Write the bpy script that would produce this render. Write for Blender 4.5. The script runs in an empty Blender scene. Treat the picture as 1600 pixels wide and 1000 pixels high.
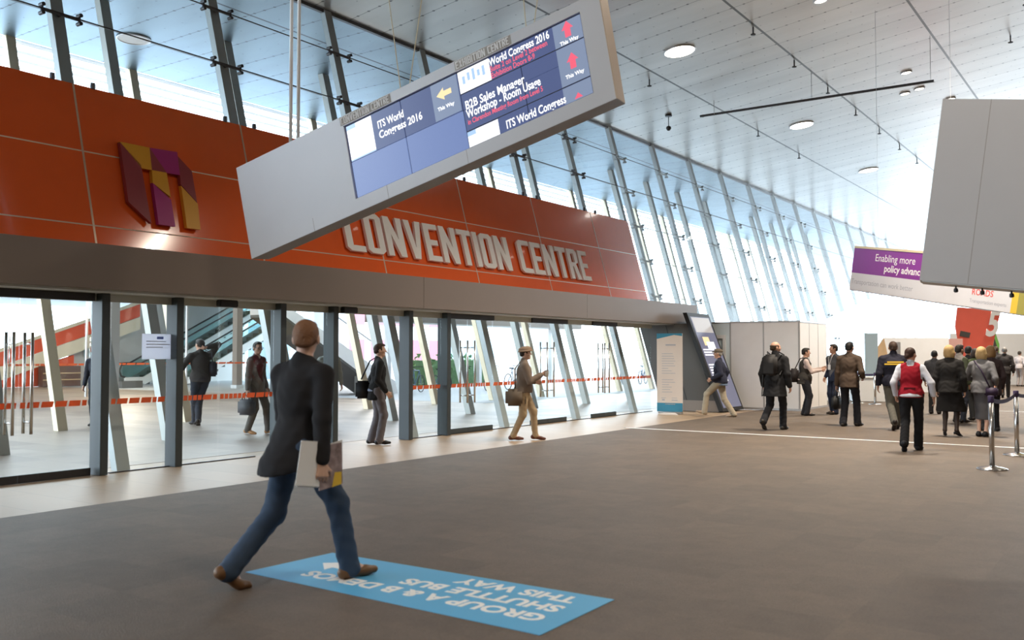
import bpy, bmesh, math, random
import numpy as np
from mathutils import Vector, Matrix
random.seed(4)
SC = bpy.context.scene
COL = SC.collection
PI = math.pi

# ------------------------------------------------------------------ camera, sky, big lights, exposure
cam_d = bpy.data.cameras.new('camera')
cam = bpy.data.objects.new('camera', cam_d)
COL.objects.link(cam)
SC.camera = cam
cam_d.sensor_width = 36.0
cam_d.lens = 1450.0 / 1600 * 36.0
YAW = math.atan(1010 / 1450.0)
PITCH = math.atan(52 / 1450.0)
cam.location = (0, 0, 1.54)
cam.rotation_euler = (PI / 2 + PITCH, 0, YAW)
cam_d.clip_end = 400
cam_d.dof.use_dof = True
cam_d.dof.focus_distance = 19
cam_d.dof.aperture_fstop = 2.2

SC.view_settings.view_transform = 'Standard'
SC.view_settings.look = 'None'
SC.view_settings.exposure = 0.03
SC.view_settings.gamma = 1.0
SC.view_settings.use_curve_mapping = False

world = bpy.data.worlds.new('overcast_sky')
SC.world = world
world.use_nodes = True
bg = world.node_tree.nodes['Background']
bg.inputs[0].default_value = (0.76, 0.89, 1.0, 1)
bg.inputs[1].default_value = 7.5


def area(name, loc, size, power, color, rot=(0, 0, 0), shape='RECTANGLE', sy=None, spread=PI):
    l = bpy.data.lights.new(name, 'AREA')
    l.shape = shape
    l.size = size
    if sy: l.size_y = sy
    l.energy = power
    l.color = color
    l.spread = spread
    o = bpy.data.objects.new(name, l)
    o.location = loc
    o.rotation_euler = rot
    COL.objects.link(o)
    return o


WARM = (1.0, 0.88, 0.73)
# added warm fill for the hall, unseen, under the ceiling outside the picture
for i, (x, y) in enumerate([(4, -4), (4, 5), (4, 14), (5, 24), (5, 36), (-3, -5), (5, 50)]):
    area('hall_fill', (x, y, 9.0), 3.0, 320 if x < 0 else 130, WARM, sy=3.0)
for i, (x, y, p) in enumerate([(-5.0, 14, 380), (-3.5, 19, 640), (-4.5, 27, 620), (-4, 36, 800), (-4, 45, 900)]):
    area('midhall_fill', (x, y, 8.7), 1.0, p, WARM, spread=2.2)  # added fill areas that brighten the booth, the crowd and the mid-hall carpet
area('hall_fill', (.5, 4.5, 9.2), 1.5, 230, WARM, sy=1.5)  # extra fill, added to lift the face of the plain silver sign
for x, y in ((-36, 14), (-36, 23), (-30, 19), (-28, 30)):
    area('lobby_fill', (x, y, 4.1), 1.2, 260, WARM)  # unseen fill added to the strip lights, brightening the orange stair and lobby

SC.cycles.max_bounces = 7
SC.cycles.transparent_max_bounces = 24
SC.cycles.glossy_bounces = 4
SC.cycles.sample_clamp_indirect = 6
SC.cycles.caustics_reflective = False
SC.cycles.caustics_refractive = False


# ------------------------------------------------------------------ materials
def mat(name, col, rough=0.6, metal=0.0, spec=0.5, emit=None, es=0.0, noise=None, bump=0.0, bscale=60.0, coat=0.0, sheen=0.0):
    m = bpy.data.materials.new(name)
    m.use_nodes = True
    nt = m.node_tree
    b = nt.nodes['Principled BSDF']
    b.inputs['Base Color'].default_value = (*col, 1)
    b.inputs['Roughness'].default_value = rough
    b.inputs['Metallic'].default_value = metal
    b.inputs['Specular IOR Level'].default_value = spec
    b.inputs['Coat Weight'].default_value = coat
    b.inputs['Sheen Weight'].default_value = sheen
    if emit:
        b.inputs['Emission Color'].default_value = (*emit, 1)
        b.inputs['Emission Strength'].default_value = es
    tc = nt.nodes.new('ShaderNodeTexCoord')
    n = nt.nodes.new('ShaderNodeTexNoise')
    n.inputs['Scale'].default_value = noise[0] if noise else 3.0
    n.inputs['Detail'].default_value = 4
    nt.links.new(tc.outputs['Object'], n.inputs['Vector'])
    amt = noise[1] if noise else 0.05
    mr = nt.nodes.new('ShaderNodeMapRange')
    mr.inputs['To Min'].default_value = 1 - amt
    mr.inputs['To Max'].default_value = 1 + amt
    nt.links.new(n.outputs['Fac'], mr.inputs['Value'])
    vm = nt.nodes.new('ShaderNodeVectorMath')
    vm.operation = 'SCALE'
    vm.inputs[0].default_value = col
    nt.links.new(mr.outputs['Result'], vm.inputs['Scale'])
    nt.links.new(vm.outputs['Vector'], b.inputs['Base Color'])
    if bump > 0:
        n2 = nt.nodes.new('ShaderNodeTexNoise')
        n2.inputs['Scale'].default_value = bscale
        n2.inputs['Detail'].default_value = 3
        nt.links.new(tc.outputs['Object'], n2.inputs['Vector'])
        bp = nt.nodes.new('ShaderNodeBump')
        bp.inputs['Strength'].default_value = bump
        bp.inputs['Distance'].default_value = 0.01
        nt.links.new(n2.outputs['Fac'], bp.inputs['Height'])
        nt.links.new(bp.outputs['Normal'], b.inputs['Normal'])
    return m


def glass_mat(name, tint=(0.97, 0.99, 0.985), refl=1.0, ior=1.45):
    m = bpy.data.materials.new(name)
    m.use_nodes = True
    nt = m.node_tree
    nt.nodes.remove(nt.nodes['Principled BSDF'])
    out = nt.nodes['Material Output']
    t = nt.nodes.new('ShaderNodeBsdfTransparent')
    t.inputs[0].default_value = (*tint, 1)
    g = nt.nodes.new('ShaderNodeBsdfGlossy')
    g.inputs['Roughness'].default_value = 0.02
    g.inputs[0].default_value = (refl, refl, refl, 1)
    lw = nt.nodes.new('ShaderNodeLayerWeight')
    lw.inputs['Blend'].default_value = 0.5
    p5 = math_node(nt, 'POWER', lw.outputs['Facing'], 4.5)
    fac = math_node(nt, 'MULTIPLY_ADD', p5, 0.5, 0.022)
    mx = nt.nodes.new('ShaderNodeMixShader')
    nt.links.new(fac, mx.inputs[0])
    nt.links.new(t.outputs[0], mx.inputs[1])
    nt.links.new(g.outputs[0], mx.inputs[2])
    nt.links.new(mx.outputs[0], out.inputs[0])
    return m


def N(nt, t, **kw):
    n = nt.nodes.new(t)
    for k, v in kw.items():
        setattr(n, k, v)
    return n


def math_node(nt, op, a, b=None, c=None):
    n = nt.nodes.new('ShaderNodeMath')
    n.operation = op
    for i, v in enumerate((a, b, c)):
        if v is None: continue
        if isinstance(v, (int, float)): n.inputs[i].default_value = v
        else: nt.links.new(v, n.inputs[i])
    return n.outputs[0]


def ceiling_mat(name, col, rough, xs_seams, ph_y, pitch, row_dx):
    """folded metal ceiling panels: fine cross joints with dots of fixings, a few long joints."""
    m = bpy.data.materials.new(name)
    m.use_nodes = True
    nt = m.node_tree
    b = nt.nodes['Principled BSDF']
    b.inputs['Roughness'].default_value = rough
    b.inputs['Metallic'].default_value = 0.85
    tc = N(nt, 'ShaderNodeTexCoord')
    sp = N(nt, 'ShaderNodeSeparateXYZ')
    nt.links.new(tc.outputs['Object'], sp.inputs[0])
    X, Y = sp.outputs[0], sp.outputs[1]
    fy = math_node(nt, 'FRACT', math_node(nt, 'DIVIDE', math_node(nt, 'SUBTRACT', Y, ph_y), pitch))
    dy = math_node(nt, 'ABSOLUTE', math_node(nt, 'SUBTRACT', fy, 0.5))     # .5 on a joint
    line = math_node(nt, 'GREATER_THAN', dy, 0.5 - 0.011)
    fx = math_node(nt, 'FRACT', math_node(nt, 'DIVIDE', X, row_dx))
    dx = math_node(nt, 'MULTIPLY', math_node(nt, 'ABSOLUTE', math_node(nt, 'SUBTRACT', fx, 0.5)), row_dx)
    yy = math_node(nt, 'MULTIPLY', math_node(nt, 'SUBTRACT', 0.5, dy), pitch)
    d2 = math_node(nt, 'ADD', math_node(nt, 'MULTIPLY', dx, dx), math_node(nt, 'MULTIPLY', yy, yy))
    dot = math_node(nt, 'LESS_THAN', d2, 0.0009)
    # perforation holes scattered in panel
    fy2 = math_node(nt, 'ABSOLUTE', math_node(nt, 'SUBTRACT', math_node(nt, 'FRACT', math_node(nt, 'ADD', fy, 0.5)), 0.5))
    yy2 = math_node(nt, 'MULTIPLY', math_node(nt, 'SUBTRACT', 0.5, fy2), pitch)
    fx2 = math_node(nt, 'FRACT', math_node(nt, 'DIVIDE', X, row_dx * 2.0))
    dx2 = math_node(nt, 'MULTIPLY', math_node(nt, 'ABSOLUTE', math_node(nt, 'SUBTRACT', fx2, 0.5)), row_dx * 2)
    d3 = math_node(nt, 'ADD', math_node(nt, 'MULTIPLY', dx2, dx2), math_node(nt, 'MULTIPLY', yy2, yy2))
    dot2 = math_node(nt, 'LESS_THAN', d3, 0.0003)
    tot = math_node(nt, 'MAXIMUM', math_node(nt, 'MULTIPLY', line, 0.5), math_node(nt, 'MAXIMUM', math_node(nt, 'MULTIPLY', dot, 0.75), math_node(nt, 'MULTIPLY', dot2, 0.45)))
    for xs in xs_seams:
        s = math_node(nt, 'LESS_THAN', math_node(nt, 'ABSOLUTE', math_node(nt, 'SUBTRACT', X, xs)), 0.028)
        tot = math_node(nt, 'MAXIMUM', tot, math_node(nt, 'MULTIPLY', s, 0.8))
    mp = N(nt, 'ShaderNodeMapping')
    mp.inputs['Scale'].default_value = (0.25, 1.3, 1)
    nt.links.new(tc.outputs['Object'], mp.inputs[0])
    n = N(nt, 'ShaderNodeTexNoise')
    n.inputs['Scale'].default_value = 1.0
    n.inputs['Detail'].default_value = 5
    nt.links.new(mp.outputs[0], n.inputs['Vector'])
    mr = N(nt, 'ShaderNodeMapRange')
    mr.inputs['To Min'].default_value = 0.75
    mr.inputs['To Max'].default_value = 1.2
    nt.links.new(n.outputs['Fac'], mr.inputs[0])
    k = math_node(nt, 'MULTIPLY', mr.outputs[0], math_node(nt, 'SUBTRACT', 1.0, tot))
    vm = N(nt, 'ShaderNodeVectorMath', operation='SCALE')
    vm.inputs[0].default_value = col
    nt.links.new(k, vm.inputs['Scale'])
    nt.links.new(vm.outputs[0], b.inputs['Base Color'])
    bp = N(nt, 'ShaderNodeBump')
    bp.inputs['Strength'].default_value = 0.12
    bp.inputs['Distance'].default_value = 0.05
    nt.links.new(n.outputs['Fac'], bp.inputs['Height'])
    nt.links.new(bp.outputs['Normal'], b.inputs['Normal'])
    return m


def tile_mat(name, c1, c2, rough):
    m = bpy.data.materials.new(name)
    m.use_nodes = True
    nt = m.node_tree
    b = nt.nodes['Principled BSDF']
    b.inputs['Roughness'].default_value = rough
    tc = N(nt, 'ShaderNodeTexCoord')
    br = N(nt, 'ShaderNodeTexBrick')
    br.inputs['Scale'].default_value = 1.0
    br.inputs['Brick Width'].default_value = 1.2
    br.inputs['Row Height'].default_value = 0.6
    br.inputs['Mortar Size'].default_value = 0.004
    br.inputs['Color1'].default_value = (*c1, 1)
    br.inputs['Color2'].default_value = (*c2, 1)
    br.inputs['Mortar'].default_value = (c1[0] * .55, c1[1] * .55, c1[2] * .55, 1)
    nt.links.new(tc.outputs['Object'], br.inputs['Vector'])
    nt.links.new(br.outputs['Color'], b.inputs['Base Color'])
    return m


def carpet_mat():
    m = mat('carpet_pile', (0.120, 0.089, 0.064), 0.62, spec=0.5, noise=(5, .25), bump=0.5, bscale=140, sheen=0.0)
    nt = m.node_tree
    b = nt.nodes['Principled BSDF']
    tc = N(nt, 'ShaderNodeTexCoord')
    br = N(nt, 'ShaderNodeTexBrick')
    br.inputs['Scale'].default_value = 1.0
    br.offset = 0.0
    br.inputs['Brick Width'].default_value = 0.5
    br.inputs['Row Height'].default_value = 0.5
    br.inputs['Mortar Size'].default_value = 0.0
    br.inputs['Color1'].default_value = (0.9, 0.9, 0.9, 1)
    br.inputs['Color2'].default_value = (1.12, 1.12, 1.12, 1)
    nt.links.new(tc.outputs['Object'], br.inputs['Vector'])
    n = N(nt, 'ShaderNodeTexNoise')
    n.inputs['Scale'].default_value = 120
    n.inputs['Detail'].default_value = 2
    nt.links.new(tc.outputs['Object'], n.inputs['Vector'])
    mr = N(nt, 'ShaderNodeMapRange')
    mr.inputs['To Min'].default_value = 0.45
    mr.inputs['To Max'].default_value = 1.55
    nt.links.new(n.outputs['Fac'], mr.inputs[0])
    old = b.inputs['Base Color'].links[0].from_socket
    v1 = N(nt, 'ShaderNodeVectorMath', operation='MULTIPLY')
    nt.links.new(old, v1.inputs[0])
    nt.links.new(br.outputs['Color'], v1.inputs[1])
    v2 = N(nt, 'ShaderNodeVectorMath', operation='SCALE')
    nt.links.new(v1.outputs[0], v2.inputs[0])
    nt.links.new(mr.outputs[0], v2.inputs['Scale'])
    nt.links.new(v2.outputs[0], b.inputs['Base Color'])
    return m


M = dict(
    tile=tile_mat('floor_tiles', (0.45, 0.325, 0.215), (0.40, 0.285, 0.185), 0.4),
    lobby_tile=tile_mat('lobby_tiles', (0.36, 0.29, 0.23), (0.24, 0.185, 0.145), 0.4),
    pave=tile_mat('paving', (0.38, 0.40, 0.42), (0.35, 0.37, 0.39), 0.6),
    carpet=carpet_mat(),
    ceil=ceiling_mat('ceiling_metal', (0.62, 0.60, 0.575), 0.33, (-10.6, -7.6, -4.55, -1.5, 1.55, 4.6, 7.65), 21.45, 0.977, 0.3),
    soffit=ceiling_mat('soffit_metal', (0.28, 0.38, 0.45), 0.42, (-18.15, -15.0), 10.18, 1.02, 0.3),
    steel=mat('grey_steel', (0.42, 0.46, 0.47), 0.4, 0.3),
    steel_pale=mat('pale_steel', (0.55, 0.58, 0.56), 0.45, 0.15),
    cream=mat('cream_column', (0.88, 0.76, 0.56), 0.5),
    dark_steel=mat('dark_steel', (0.06, 0.06, 0.065), 0.4, 0.6),
    post=mat('blue_grey_metal', (0.05, 0.064, 0.072), 0.5, 0.1),
    beam=mat('taupe_cladding', (0.235, 0.19, 0.16), 0.42, 0.1, noise=(1.2, .06)),
    red=mat('orange_red_glass', (0.90, 0.135, 0.025), 0.14, spec=0.5, coat=0.5),
    seam=mat('pale_joint', (0.72, 0.55, 0.42), 0.3, 0.3),
    warmside=mat('warm_panelling', (0.20, 0.155, 0.12), 0.6),
    white=mat('white_letter', (0.95, 0.94, 0.92), 0.4),
    whitewall=mat('white_panel', (0.88, 0.885, 0.90), 0.5),
    cleanwhite=mat('clean_white', (0.9, 0.9, 0.9), 0.5),
    chrome=mat('brushed_steel', (0.62, 0.61, 0.60), 0.22, 1.0),
    alu=mat('aluminium', (0.55, 0.55, 0.56), 0.35, 0.6),
    glass=glass_mat('clear_glass'),
    glass_up=glass_mat('facade_glass', (0.93, 0.965, 0.985), refl=0.6),
    darkwall=mat('charcoal_cladding', (0.085, 0.08, 0.075), 0.5),
    black=mat('black_plastic', (0.012, 0.012, 0.013), 0.4),
    orange=mat('orange_vinyl', (0.85, 0.25, 0.10), 0.5),
    stair_red=mat('orange_red_parapet', (0.82, 0.10, 0.03), 0.4),
    stair_cream=mat('cream_stringer', (0.85, 0.76, 0.60), 0.5),
    lobbywall=mat('white_render', (0.66, 0.67, 0.68), 0.6),
    purple=mat('purple_vinyl', (0.24, 0.035, 0.30), 0.45),
    grey_text=mat('grey_text', (0.42, 0.44, 0.5), 0.6),
    red_text=mat('red_text', (0.75, 0.1, 0.08), 0.6),
    yellow=mat('yellow_vinyl', (0.85, 0.55, 0.06), 0.5),
    olive=mat('olive_vinyl', (0.36, 0.33, 0.08), 0.5),
    beige=mat('beige_trim', (0.72, 0.62, 0.42), 0.6),
    signgrey=mat('silver_cladding', (0.60, 0.60, 0.62), 0.45, 0.25, noise=(1.5, .05)),
    signwood=mat('bronze_end', (0.50, 0.38, 0.27), 0.45, 0.2),
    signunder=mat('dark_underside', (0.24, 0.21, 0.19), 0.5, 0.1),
    matblue=mat('sky_blue_vinyl', (0.10, 0.42, 0.72), 0.5),
    deepblue=mat('deep_blue_vinyl', (0.04, 0.25, 0.40), 0.5),
    belt=mat('purple_webbing', (0.045, 0.025, 0.085), 0.7),
    cloth=mat('white_tablecloth', (0.82, 0.81, 0.79), 0.8, bump=.3, bscale=8),
    lightblue=mat('light_blue_panel', (0.45, 0.58, 0.66), 0.5),
    wood=mat('plywood', (0.62, 0.42, 0.24), 0.6, noise=(4, .2)),
    pinkposter=mat('pink_poster', (0.66, 0.38, 0.34), 0.6),
    coral=mat('coral_vinyl', (0.85, 0.15, 0.10), 0.5),
    green=mat('green_vinyl', (0.25, 0.62, 0.15), 0.5),
    logo_m=mat('maroon_logo', (0.30, 0.045, 0.055), 0.45),
    logo_y=mat('amber_logo', (0.80, 0.38, 0.03), 0.45),
    logo_p=mat('magenta_logo', (0.42, 0.03, 0.20), 0.45),
    lamp=mat('lamp_diffuser', (0.9, 0.9, 0.9), 0.4, emit=(1, .96, .88), es=7.0),
    bulb=mat('small_lamp', (0.9, 0.9, 0.9), 0.4, emit=(1, .9, .75), es=5.0),
    strip=mat('floor_light_strip', (0.9, 0.9, 0.85), 0.4, emit=(1.0, .9, .76), es=0.9),
    lobby_light=mat('lobby_strip_light', (0.9, .9, .9), 0.4, emit=(1.0, .82, .74), es=3.5),
    street_blue=mat('blue_curtain_wall', (0.30, 0.42, 0.50), 0.3),
    street_pale=mat('pale_facade', (0.62, 0.62, 0.63), 0.6),
    street_maroon=mat('maroon_panel', (0.42, 0.16, 0.20), 0.6),
    leaf=mat('hedge_green', (0.14, 0.26, 0.12), 0.8, noise=(6, .5)),
    bike=mat('bicycle_blue', (0.10, 0.16, 0.26), 0.4, 0.3),
    rubber=mat('rubber', (0.04, 0.04, 0.045), 0.7),
    lcd_slate=mat('screen_slate', (0.01, 0.01, 0.02), 0.25, emit=(0.085, 0.115, 0.25), es=1.0),
    lcd_blue=mat('screen_blue', (0.01, 0.01, 0.02), 0.25, emit=(0.17, 0.24, 0.48), es=1.0),
    lcd_side=mat('screen_grey_blue', (0.01, 0.01, 0.02), 0.25, emit=(0.23, 0.29, 0.42), es=1.0),
    lcd_white=mat('screen_white', (0.01, 0.01, 0.02), 0.25, emit=(1, 1, 1), es=1.35),
    lcd_ice=mat('screen_ice_blue', (0.01, 0.01, 0.02), 0.25, emit=(0.45, 0.66, 0.95), es=1.0),
    lcd_pink=mat('screen_pink', (0.01, 0.01, 0.02), 0.25, emit=(0.95, 0.14, 0.22), es=1.0),
    lcd_amber=mat('screen_amber', (0.01, 0.01, 0.02), 0.25, emit=(1.0, 0.78, 0.42), es=1.1),
    skin=mat('skin', (0.58, 0.33, 0.23), 0.5, noise=(8, .08)),
    skin_dark=mat('skin_tan', (0.40, 0.22, 0.15), 0.5, noise=(8, .08)),
    skin_pale=mat('skin_pale', (0.66, 0.42, 0.32), 0.5, noise=(8, .08)),
    eye=mat('eye_dark', (0.03, 0.02, 0.02), 0.3),
)


def C(name, col, rough=0.85, bump=0.25, bs=220, noise=(9, .12)):
    if name not in M:
        M[name] = mat(name, col, rough, spec=0.3, noise=noise, bump=bump, bscale=bs)
    return M[name]


def translucent(name, col, amt=.6):
    m = mat(name, col, 0.6)
    nt = m.node_tree
    b = nt.nodes['Principled BSDF']
    t = nt.nodes.new('ShaderNodeBsdfTranslucent')
    t.inputs[0].default_value = (*col, 1)
    mx = nt.nodes.new('ShaderNodeMixShader')
    mx.inputs[0].default_value = amt
    nt.links.new(b.outputs[0], mx.inputs[1])
    nt.links.new(t.outputs[0], mx.inputs[2])
    nt.links.new(mx.outputs[0], nt.nodes['Material Output'].inputs[0])
    return m
M['orange'] = translucent('orange_vinyl', (0.80, 0.22, 0.09), .45)
M['paper'] = translucent('notice_paper', (0.85, 0.86, 0.93), .7)


# ------------------------------------------------------------------ mesh helpers
def link(o, parent=None, label=None, cat=None, group=None, kind=None):
    COL.objects.link(o)
    if parent: o.parent = parent
    tag(o, label, cat, group, kind)
    return o


def tag(o, label=None, cat=None, group=None, kind=None):
    if label: o['label'] = label
    if cat: o['category'] = cat
    if group: o['group'] = group
    if kind: o['kind'] = kind
    return o


def mesh_obj(name, verts, faces, m, parent=None, smooth=False, bevel=0, **tg):
    me = bpy.data.meshes.new(name)
    me.from_pydata([tuple(v) for v in verts], [], faces)
    me.validate()
    bm = bmesh.new()
    bm.from_mesh(me)
    bmesh.ops.recalc_face_normals(bm, faces=bm.faces)
    if bevel:
        bmesh.ops.bevel(bm, geom=list(bm.edges), offset=bevel, segments=2, affect='EDGES', clamp_overlap=True)
    bm.to_mesh(me)
    bm.free()
    if smooth:
        for p in me.polygons: p.use_smooth = True
    me.materials.append(m)
    o = bpy.data.objects.new(name, me)
    return link(o, parent, **tg)


class MB:
    """collects boxes, tubes and prisms into ONE mesh"""
    def __init__(s): s.v = []; s.f = []
    def add(s, v, f):
        n = len(s.v)
        s.v += [tuple(q) for q in v]
        s.f += [tuple(i + n for i in q) for q in f]
        return s
    def box(s, x0, x1, y0, y1, z0, z1):
        v = [(x, y, z) for x in (x0, x1) for y in (y0, y1) for z in (z0, z1)]
        return s.add(v, [(0, 1, 3, 2), (4, 6, 7, 5), (0, 4, 5, 1), (2, 3, 7, 6), (0, 2, 6, 4), (1, 5, 7, 3)])
    def prism(s, poly, off):
        """closed polygon (3D points) pushed along off"""
        n = len(poly)
        off = Vector(off)
        v = [Vector(p) for p in poly] + [Vector(p) + off for p in poly]
        f = [tuple(range(n)), tuple(range(2 * n - 1, n - 1, -1))]
        f += [(i, (i + 1) % n, n + (i + 1) % n, n + i) for i in range(n)]
        return s.add(v, f)
    def tube(s, pts, r, n=10, closed=False):
        pts = [Vector(p) for p in pts]
        rs = r if isinstance(r, (list, tuple)) else [r] * len(pts)
        rings = []
        prev = None
        L = len(pts)
        for i, p in enumerate(pts):
            if closed: t = pts[(i + 1) % L] - pts[i - 1]
            else: t = pts[min(i + 1, L - 1)] - pts[max(i - 1, 0)]
            t.normalize()
            if prev is None:
                a = Vector((0, 0, 1)) if abs(t.z) < .9 else Vector((1, 0, 0))
                u = t.cross(a).normalized()
            else:
                u = (prev - t * prev.dot(t)).normalized()
            prev = u
            w = t.cross(u)
            rings.append([p + (u * math.cos(k * 2 * PI / n) + w * math.sin(k * 2 * PI / n)) * rs[i] for k in range(n)])
        v = [q for rg in rings for q in rg]
        f = []
        for i in range(L if closed else L - 1):
            j = (i + 1) % L
            f += [(i * n + k, i * n + (k + 1) % n, j * n + (k + 1) % n, j * n + k) for k in range(n)]
        if not closed:
            f += [tuple(range(n - 1, -1, -1)), tuple((L - 1) * n + k for k in range(n))]
        return s.add(v, f)
    def lathe(s, prof, n=24, c=(0, 0, 0)):
        v = []
        for r, z in prof:
            v += [(c[0] + r * math.cos(k * 2 * PI / n), c[1] + r * math.sin(k * 2 * PI / n), c[2] + z) for k in range(n)]
        f = []
        for i in range(len(prof) - 1):
            f += [(i * n + k, i * n + (k + 1) % n, (i + 1) * n + (k + 1) % n, (i + 1) * n + k) for k in range(n)]
        f += [tuple(range(n - 1, -1, -1)), tuple((len(prof) - 1) * n + k for k in range(n))]
        return s.add(v, f)
    def build(s, name, m, parent=None, smooth=False, bevel=0, **tg):
        return mesh_obj(name, s.v, s.f, m, parent, smooth, bevel, **tg)


def empty(name, loc=(0, 0, 0), rz=0, **tg):
    o = bpy.data.objects.new(name, None)
    o.location = loc
    o.rotation_euler = (0, 0, rz)
    o.empty_display_size = 0.2
    return link(o, **tg)


def copy_tree(o, parent=None):
    c = o.copy()
    COL.objects.link(c)
    c.parent = parent
    for ch in [x for x in bpy.data.objects if x.parent == o]:
        copy_tree(ch, c)
    return c


def frame(origin, xd, yd):
    x = Vector(xd).normalized()
    y = Vector(yd)
    y = (y - x * x.dot(y)).normalized()
    z = x.cross(y)
    mt = Matrix((x, y, z)).transposed().to_4x4()
    mt.translation = Vector(origin)
    return mt


def text_part(name, s, fr, size, m, parent=None, depth=0.003, bold=0.0, xs=1.0, align='LEFT', leading=1.0, **tg):
    """real letters as a mesh part; fr is a frame (x along the line, y up the letters); parent must sit at the world origin"""
    cu = bpy.data.curves.new(name, 'FONT')
    cu.body = s
    cu.size = size
    cu.extrude = depth
    cu.offset = bold * size
    cu.align_x = align
    cu.space_line = leading
    cu.resolution_u = 3
    o = bpy.data.objects.new(name, cu)
    COL.objects.link(o)
    bpy.context.view_layer.update()
    me = bpy.data.meshes.new_from_object(o.evaluated_get(bpy.context.evaluated_depsgraph_get()))
    bpy.data.objects.remove(o)
    me.transform(fr @ Matrix.Diagonal((xs, 1, 1, 1)))
    me.materials.clear()
    me.materials.append(m)
    o = bpy.data.objects.new(name, me)
    return link(o, parent, **tg)


# chunky condensed capitals with cut corners, drawn on a 5 x 12 grid with 1.65 wide strokes
def glyph(ch):
    w, h, t, c = 5.0, 12.0, 1.7, 1.0
    B = lambda x0, x1, y0, y1: [(x0, y0), (x1, y0), (x1, y1), (x0, y1)]
    m = h / 2
    if ch == 'O': return w, [[(0, c), (c, 0), (t, 0), (t, h), (c, h), (0, h - c)], [(w - t, 0), (w - c, 0), (w, c), (w, h - c), (w - c, h), (w - t, h)], B(t, w - t, 0, t * .95), B(t, w - t, h - t * .95, h)]
    if ch == 'C': return w, [[(0, c), (c, 0), (t, 0), (t, h), (c, h), (0, h - c)], [(t, 0), (w, 0), (w, t), (t, t)], [(t, h - t), (w, h - t), (w, h), (t, h)]]
    if ch == 'N': return w + .5, [B(0, t, 0, h), B(w + .5 - t, w + .5, 0, h), [(t, h), (t, h - 5.2), (w + .5 - t, 0), (w + .5 - t, 5.2)]]
    if ch == 'V': return w + .4, [[(0, h), (1.8, 0), (2.7, 0), (2.7, 3.4), (t + .05, h)], [(w + .4, h), (3.6, 0), (2.7, 0), (2.7, 3.4), (w + .35 - t, h)]]
    if ch == 'E': return w - .4, [B(0, t, 0, h), B(t, w - .4, 0, t), B(t, w - .4, h - t, h), B(t, w - .9, m - t / 2, m + t / 2)]
    if ch == 'T': return w, [B(w / 2 - t / 2, w / 2 + t / 2, 0, h - t), B(0, w, h - t, h)]
    if ch == 'I': return t, [B(0, t, 0, h)]
    if ch == 'H': return w, [B(0, t, 0, h), B(w - t, w, 0, h), B(t, w - t, m - t / 2, m + t / 2)]
    if ch == 'X': return w + .2, [[(0, h), (t + .2, h), (w + .2, 0), (w - t, 0)], [(0, 0), (t + .2, 0), (w + .2, h), (w - t, h)]]
    if ch == 'R': return w, [B(0, t, 0, h), B(t, w - t, h - t, h), [(w - t, m), (w, m + .8), (w, h - c), (w - c, h), (w - t, h)], B(t, w - t, m - .9, m + .7), [(w - t - 1.2, m - .9), (w - t + .4, m + .3), (w + .1, 0), (w - t, 0)]]
    if ch == 'B': return w, [B(0, t, 0, h), B(t, w - t, h - t, h), B(t, w - t, 0, t), B(t, w - t, m - t / 2, m + t / 2), [(w - t, 0), (w - c, 0), (w, c), (w, m - .5), (w - .5, m), (w, m + .5), (w, h - c), (w - c, h), (w - t, h)]]
    return w * .55, []


def word_mb(s, fr, height, depth, xs=1.0, gap=.75):
    out = []
    x = 0
    k = height / 12.0
    for ch in s:
        w, polys = glyph(ch)
        mb = MB()
        nrm = (fr.to_3x3() @ Vector((0, 0, 1))) * depth
        for i, p in enumerate(polys):
            mb.prism([fr @ Vector(((x + q[0]) * k * xs, q[1] * k, 0)) for q in p], nrm)
        if polys: out.append(mb)
        x += w + gap
    return out, x * k * xs


# ------------------------------------------------------------------ the shell
LEAN = 0.28
FOOT = -11.27
ZC0 = 8.42                                     # ceiling height at the glass
def wx(z, foot=FOOT): return foot - LEAN * z
XTOP = wx(ZC0)
CS = 0.13                                      # ceiling slope
def ceil_z(x): return ZC0 + (x - XTOP) * CS

MB().box(-52, -8.85, -14, 78, -0.2, 0.0).build('floor', M['tile'], kind='structure')
MB().box(-8.85, 13, -14, 78, -0.2, 0.012).build('floor_carpet', M['carpet'], kind='structure')
MB().box(-52, -11.6, 3, 78, 0.0, 0.004).build('floor_lobby', M['lobby_tile'], kind='structure')
MB().box(-52, -17, 23, 110, 0.004, 0.008).build('floor_paving', M['pave'], kind='structure')
MB().box(-8.8, 13, 52, 78, 0.012, 0.02).build('floor_polished', M['lobby_tile'], kind='structure')
g = MB(); g.box(-260, -52, -120, 260, -0.3, -0.05); g.build('ground', M['pave'], kind='structure')

x1 = 13.0
me = MB().prism([(XTOP, -14, ceil_z(XTOP)), (x1, -14, ceil_z(x1)), (x1, -14, ceil_z(x1) + .3), (XTOP, -14, ceil_z(XTOP) + .3)], (0, 92, 0))
co = me.build('ceiling', M['ceil'], kind='structure')
MB().box(-20.3, XTOP - .01, -6, 78, 8.4, 8.7).build('ceiling_soffit', M['soffit'], kind='structure')
MB().box(13, 13.2, -14, 78, -0.2, 12.4).build('wall_right', M['warmside'], kind='structure')
MB().box(-13, 13.2, -14.2, -14, -0.2, 12.4).build('wall_back', M['warmside'], kind='structure')
s = MB()
for i in range(9):
    s.box(-20.7 - i * .62, -20.5 - i * .62, -6, 78, 8.42, 8.46)
s.build('sunshade', M['cleanwhite'], label='row of thin white louvre blades running beyond the edge of the outside soffit', cat='louvre')
# long dark joint where glass meets ceiling
MB().box(XTOP - .03, XTOP + .05, -6, 78, ceil_z(XTOP) - .06, ceil_z(XTOP) + .02).build('trim_1', M['dark_steel'], kind='structure')

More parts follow.
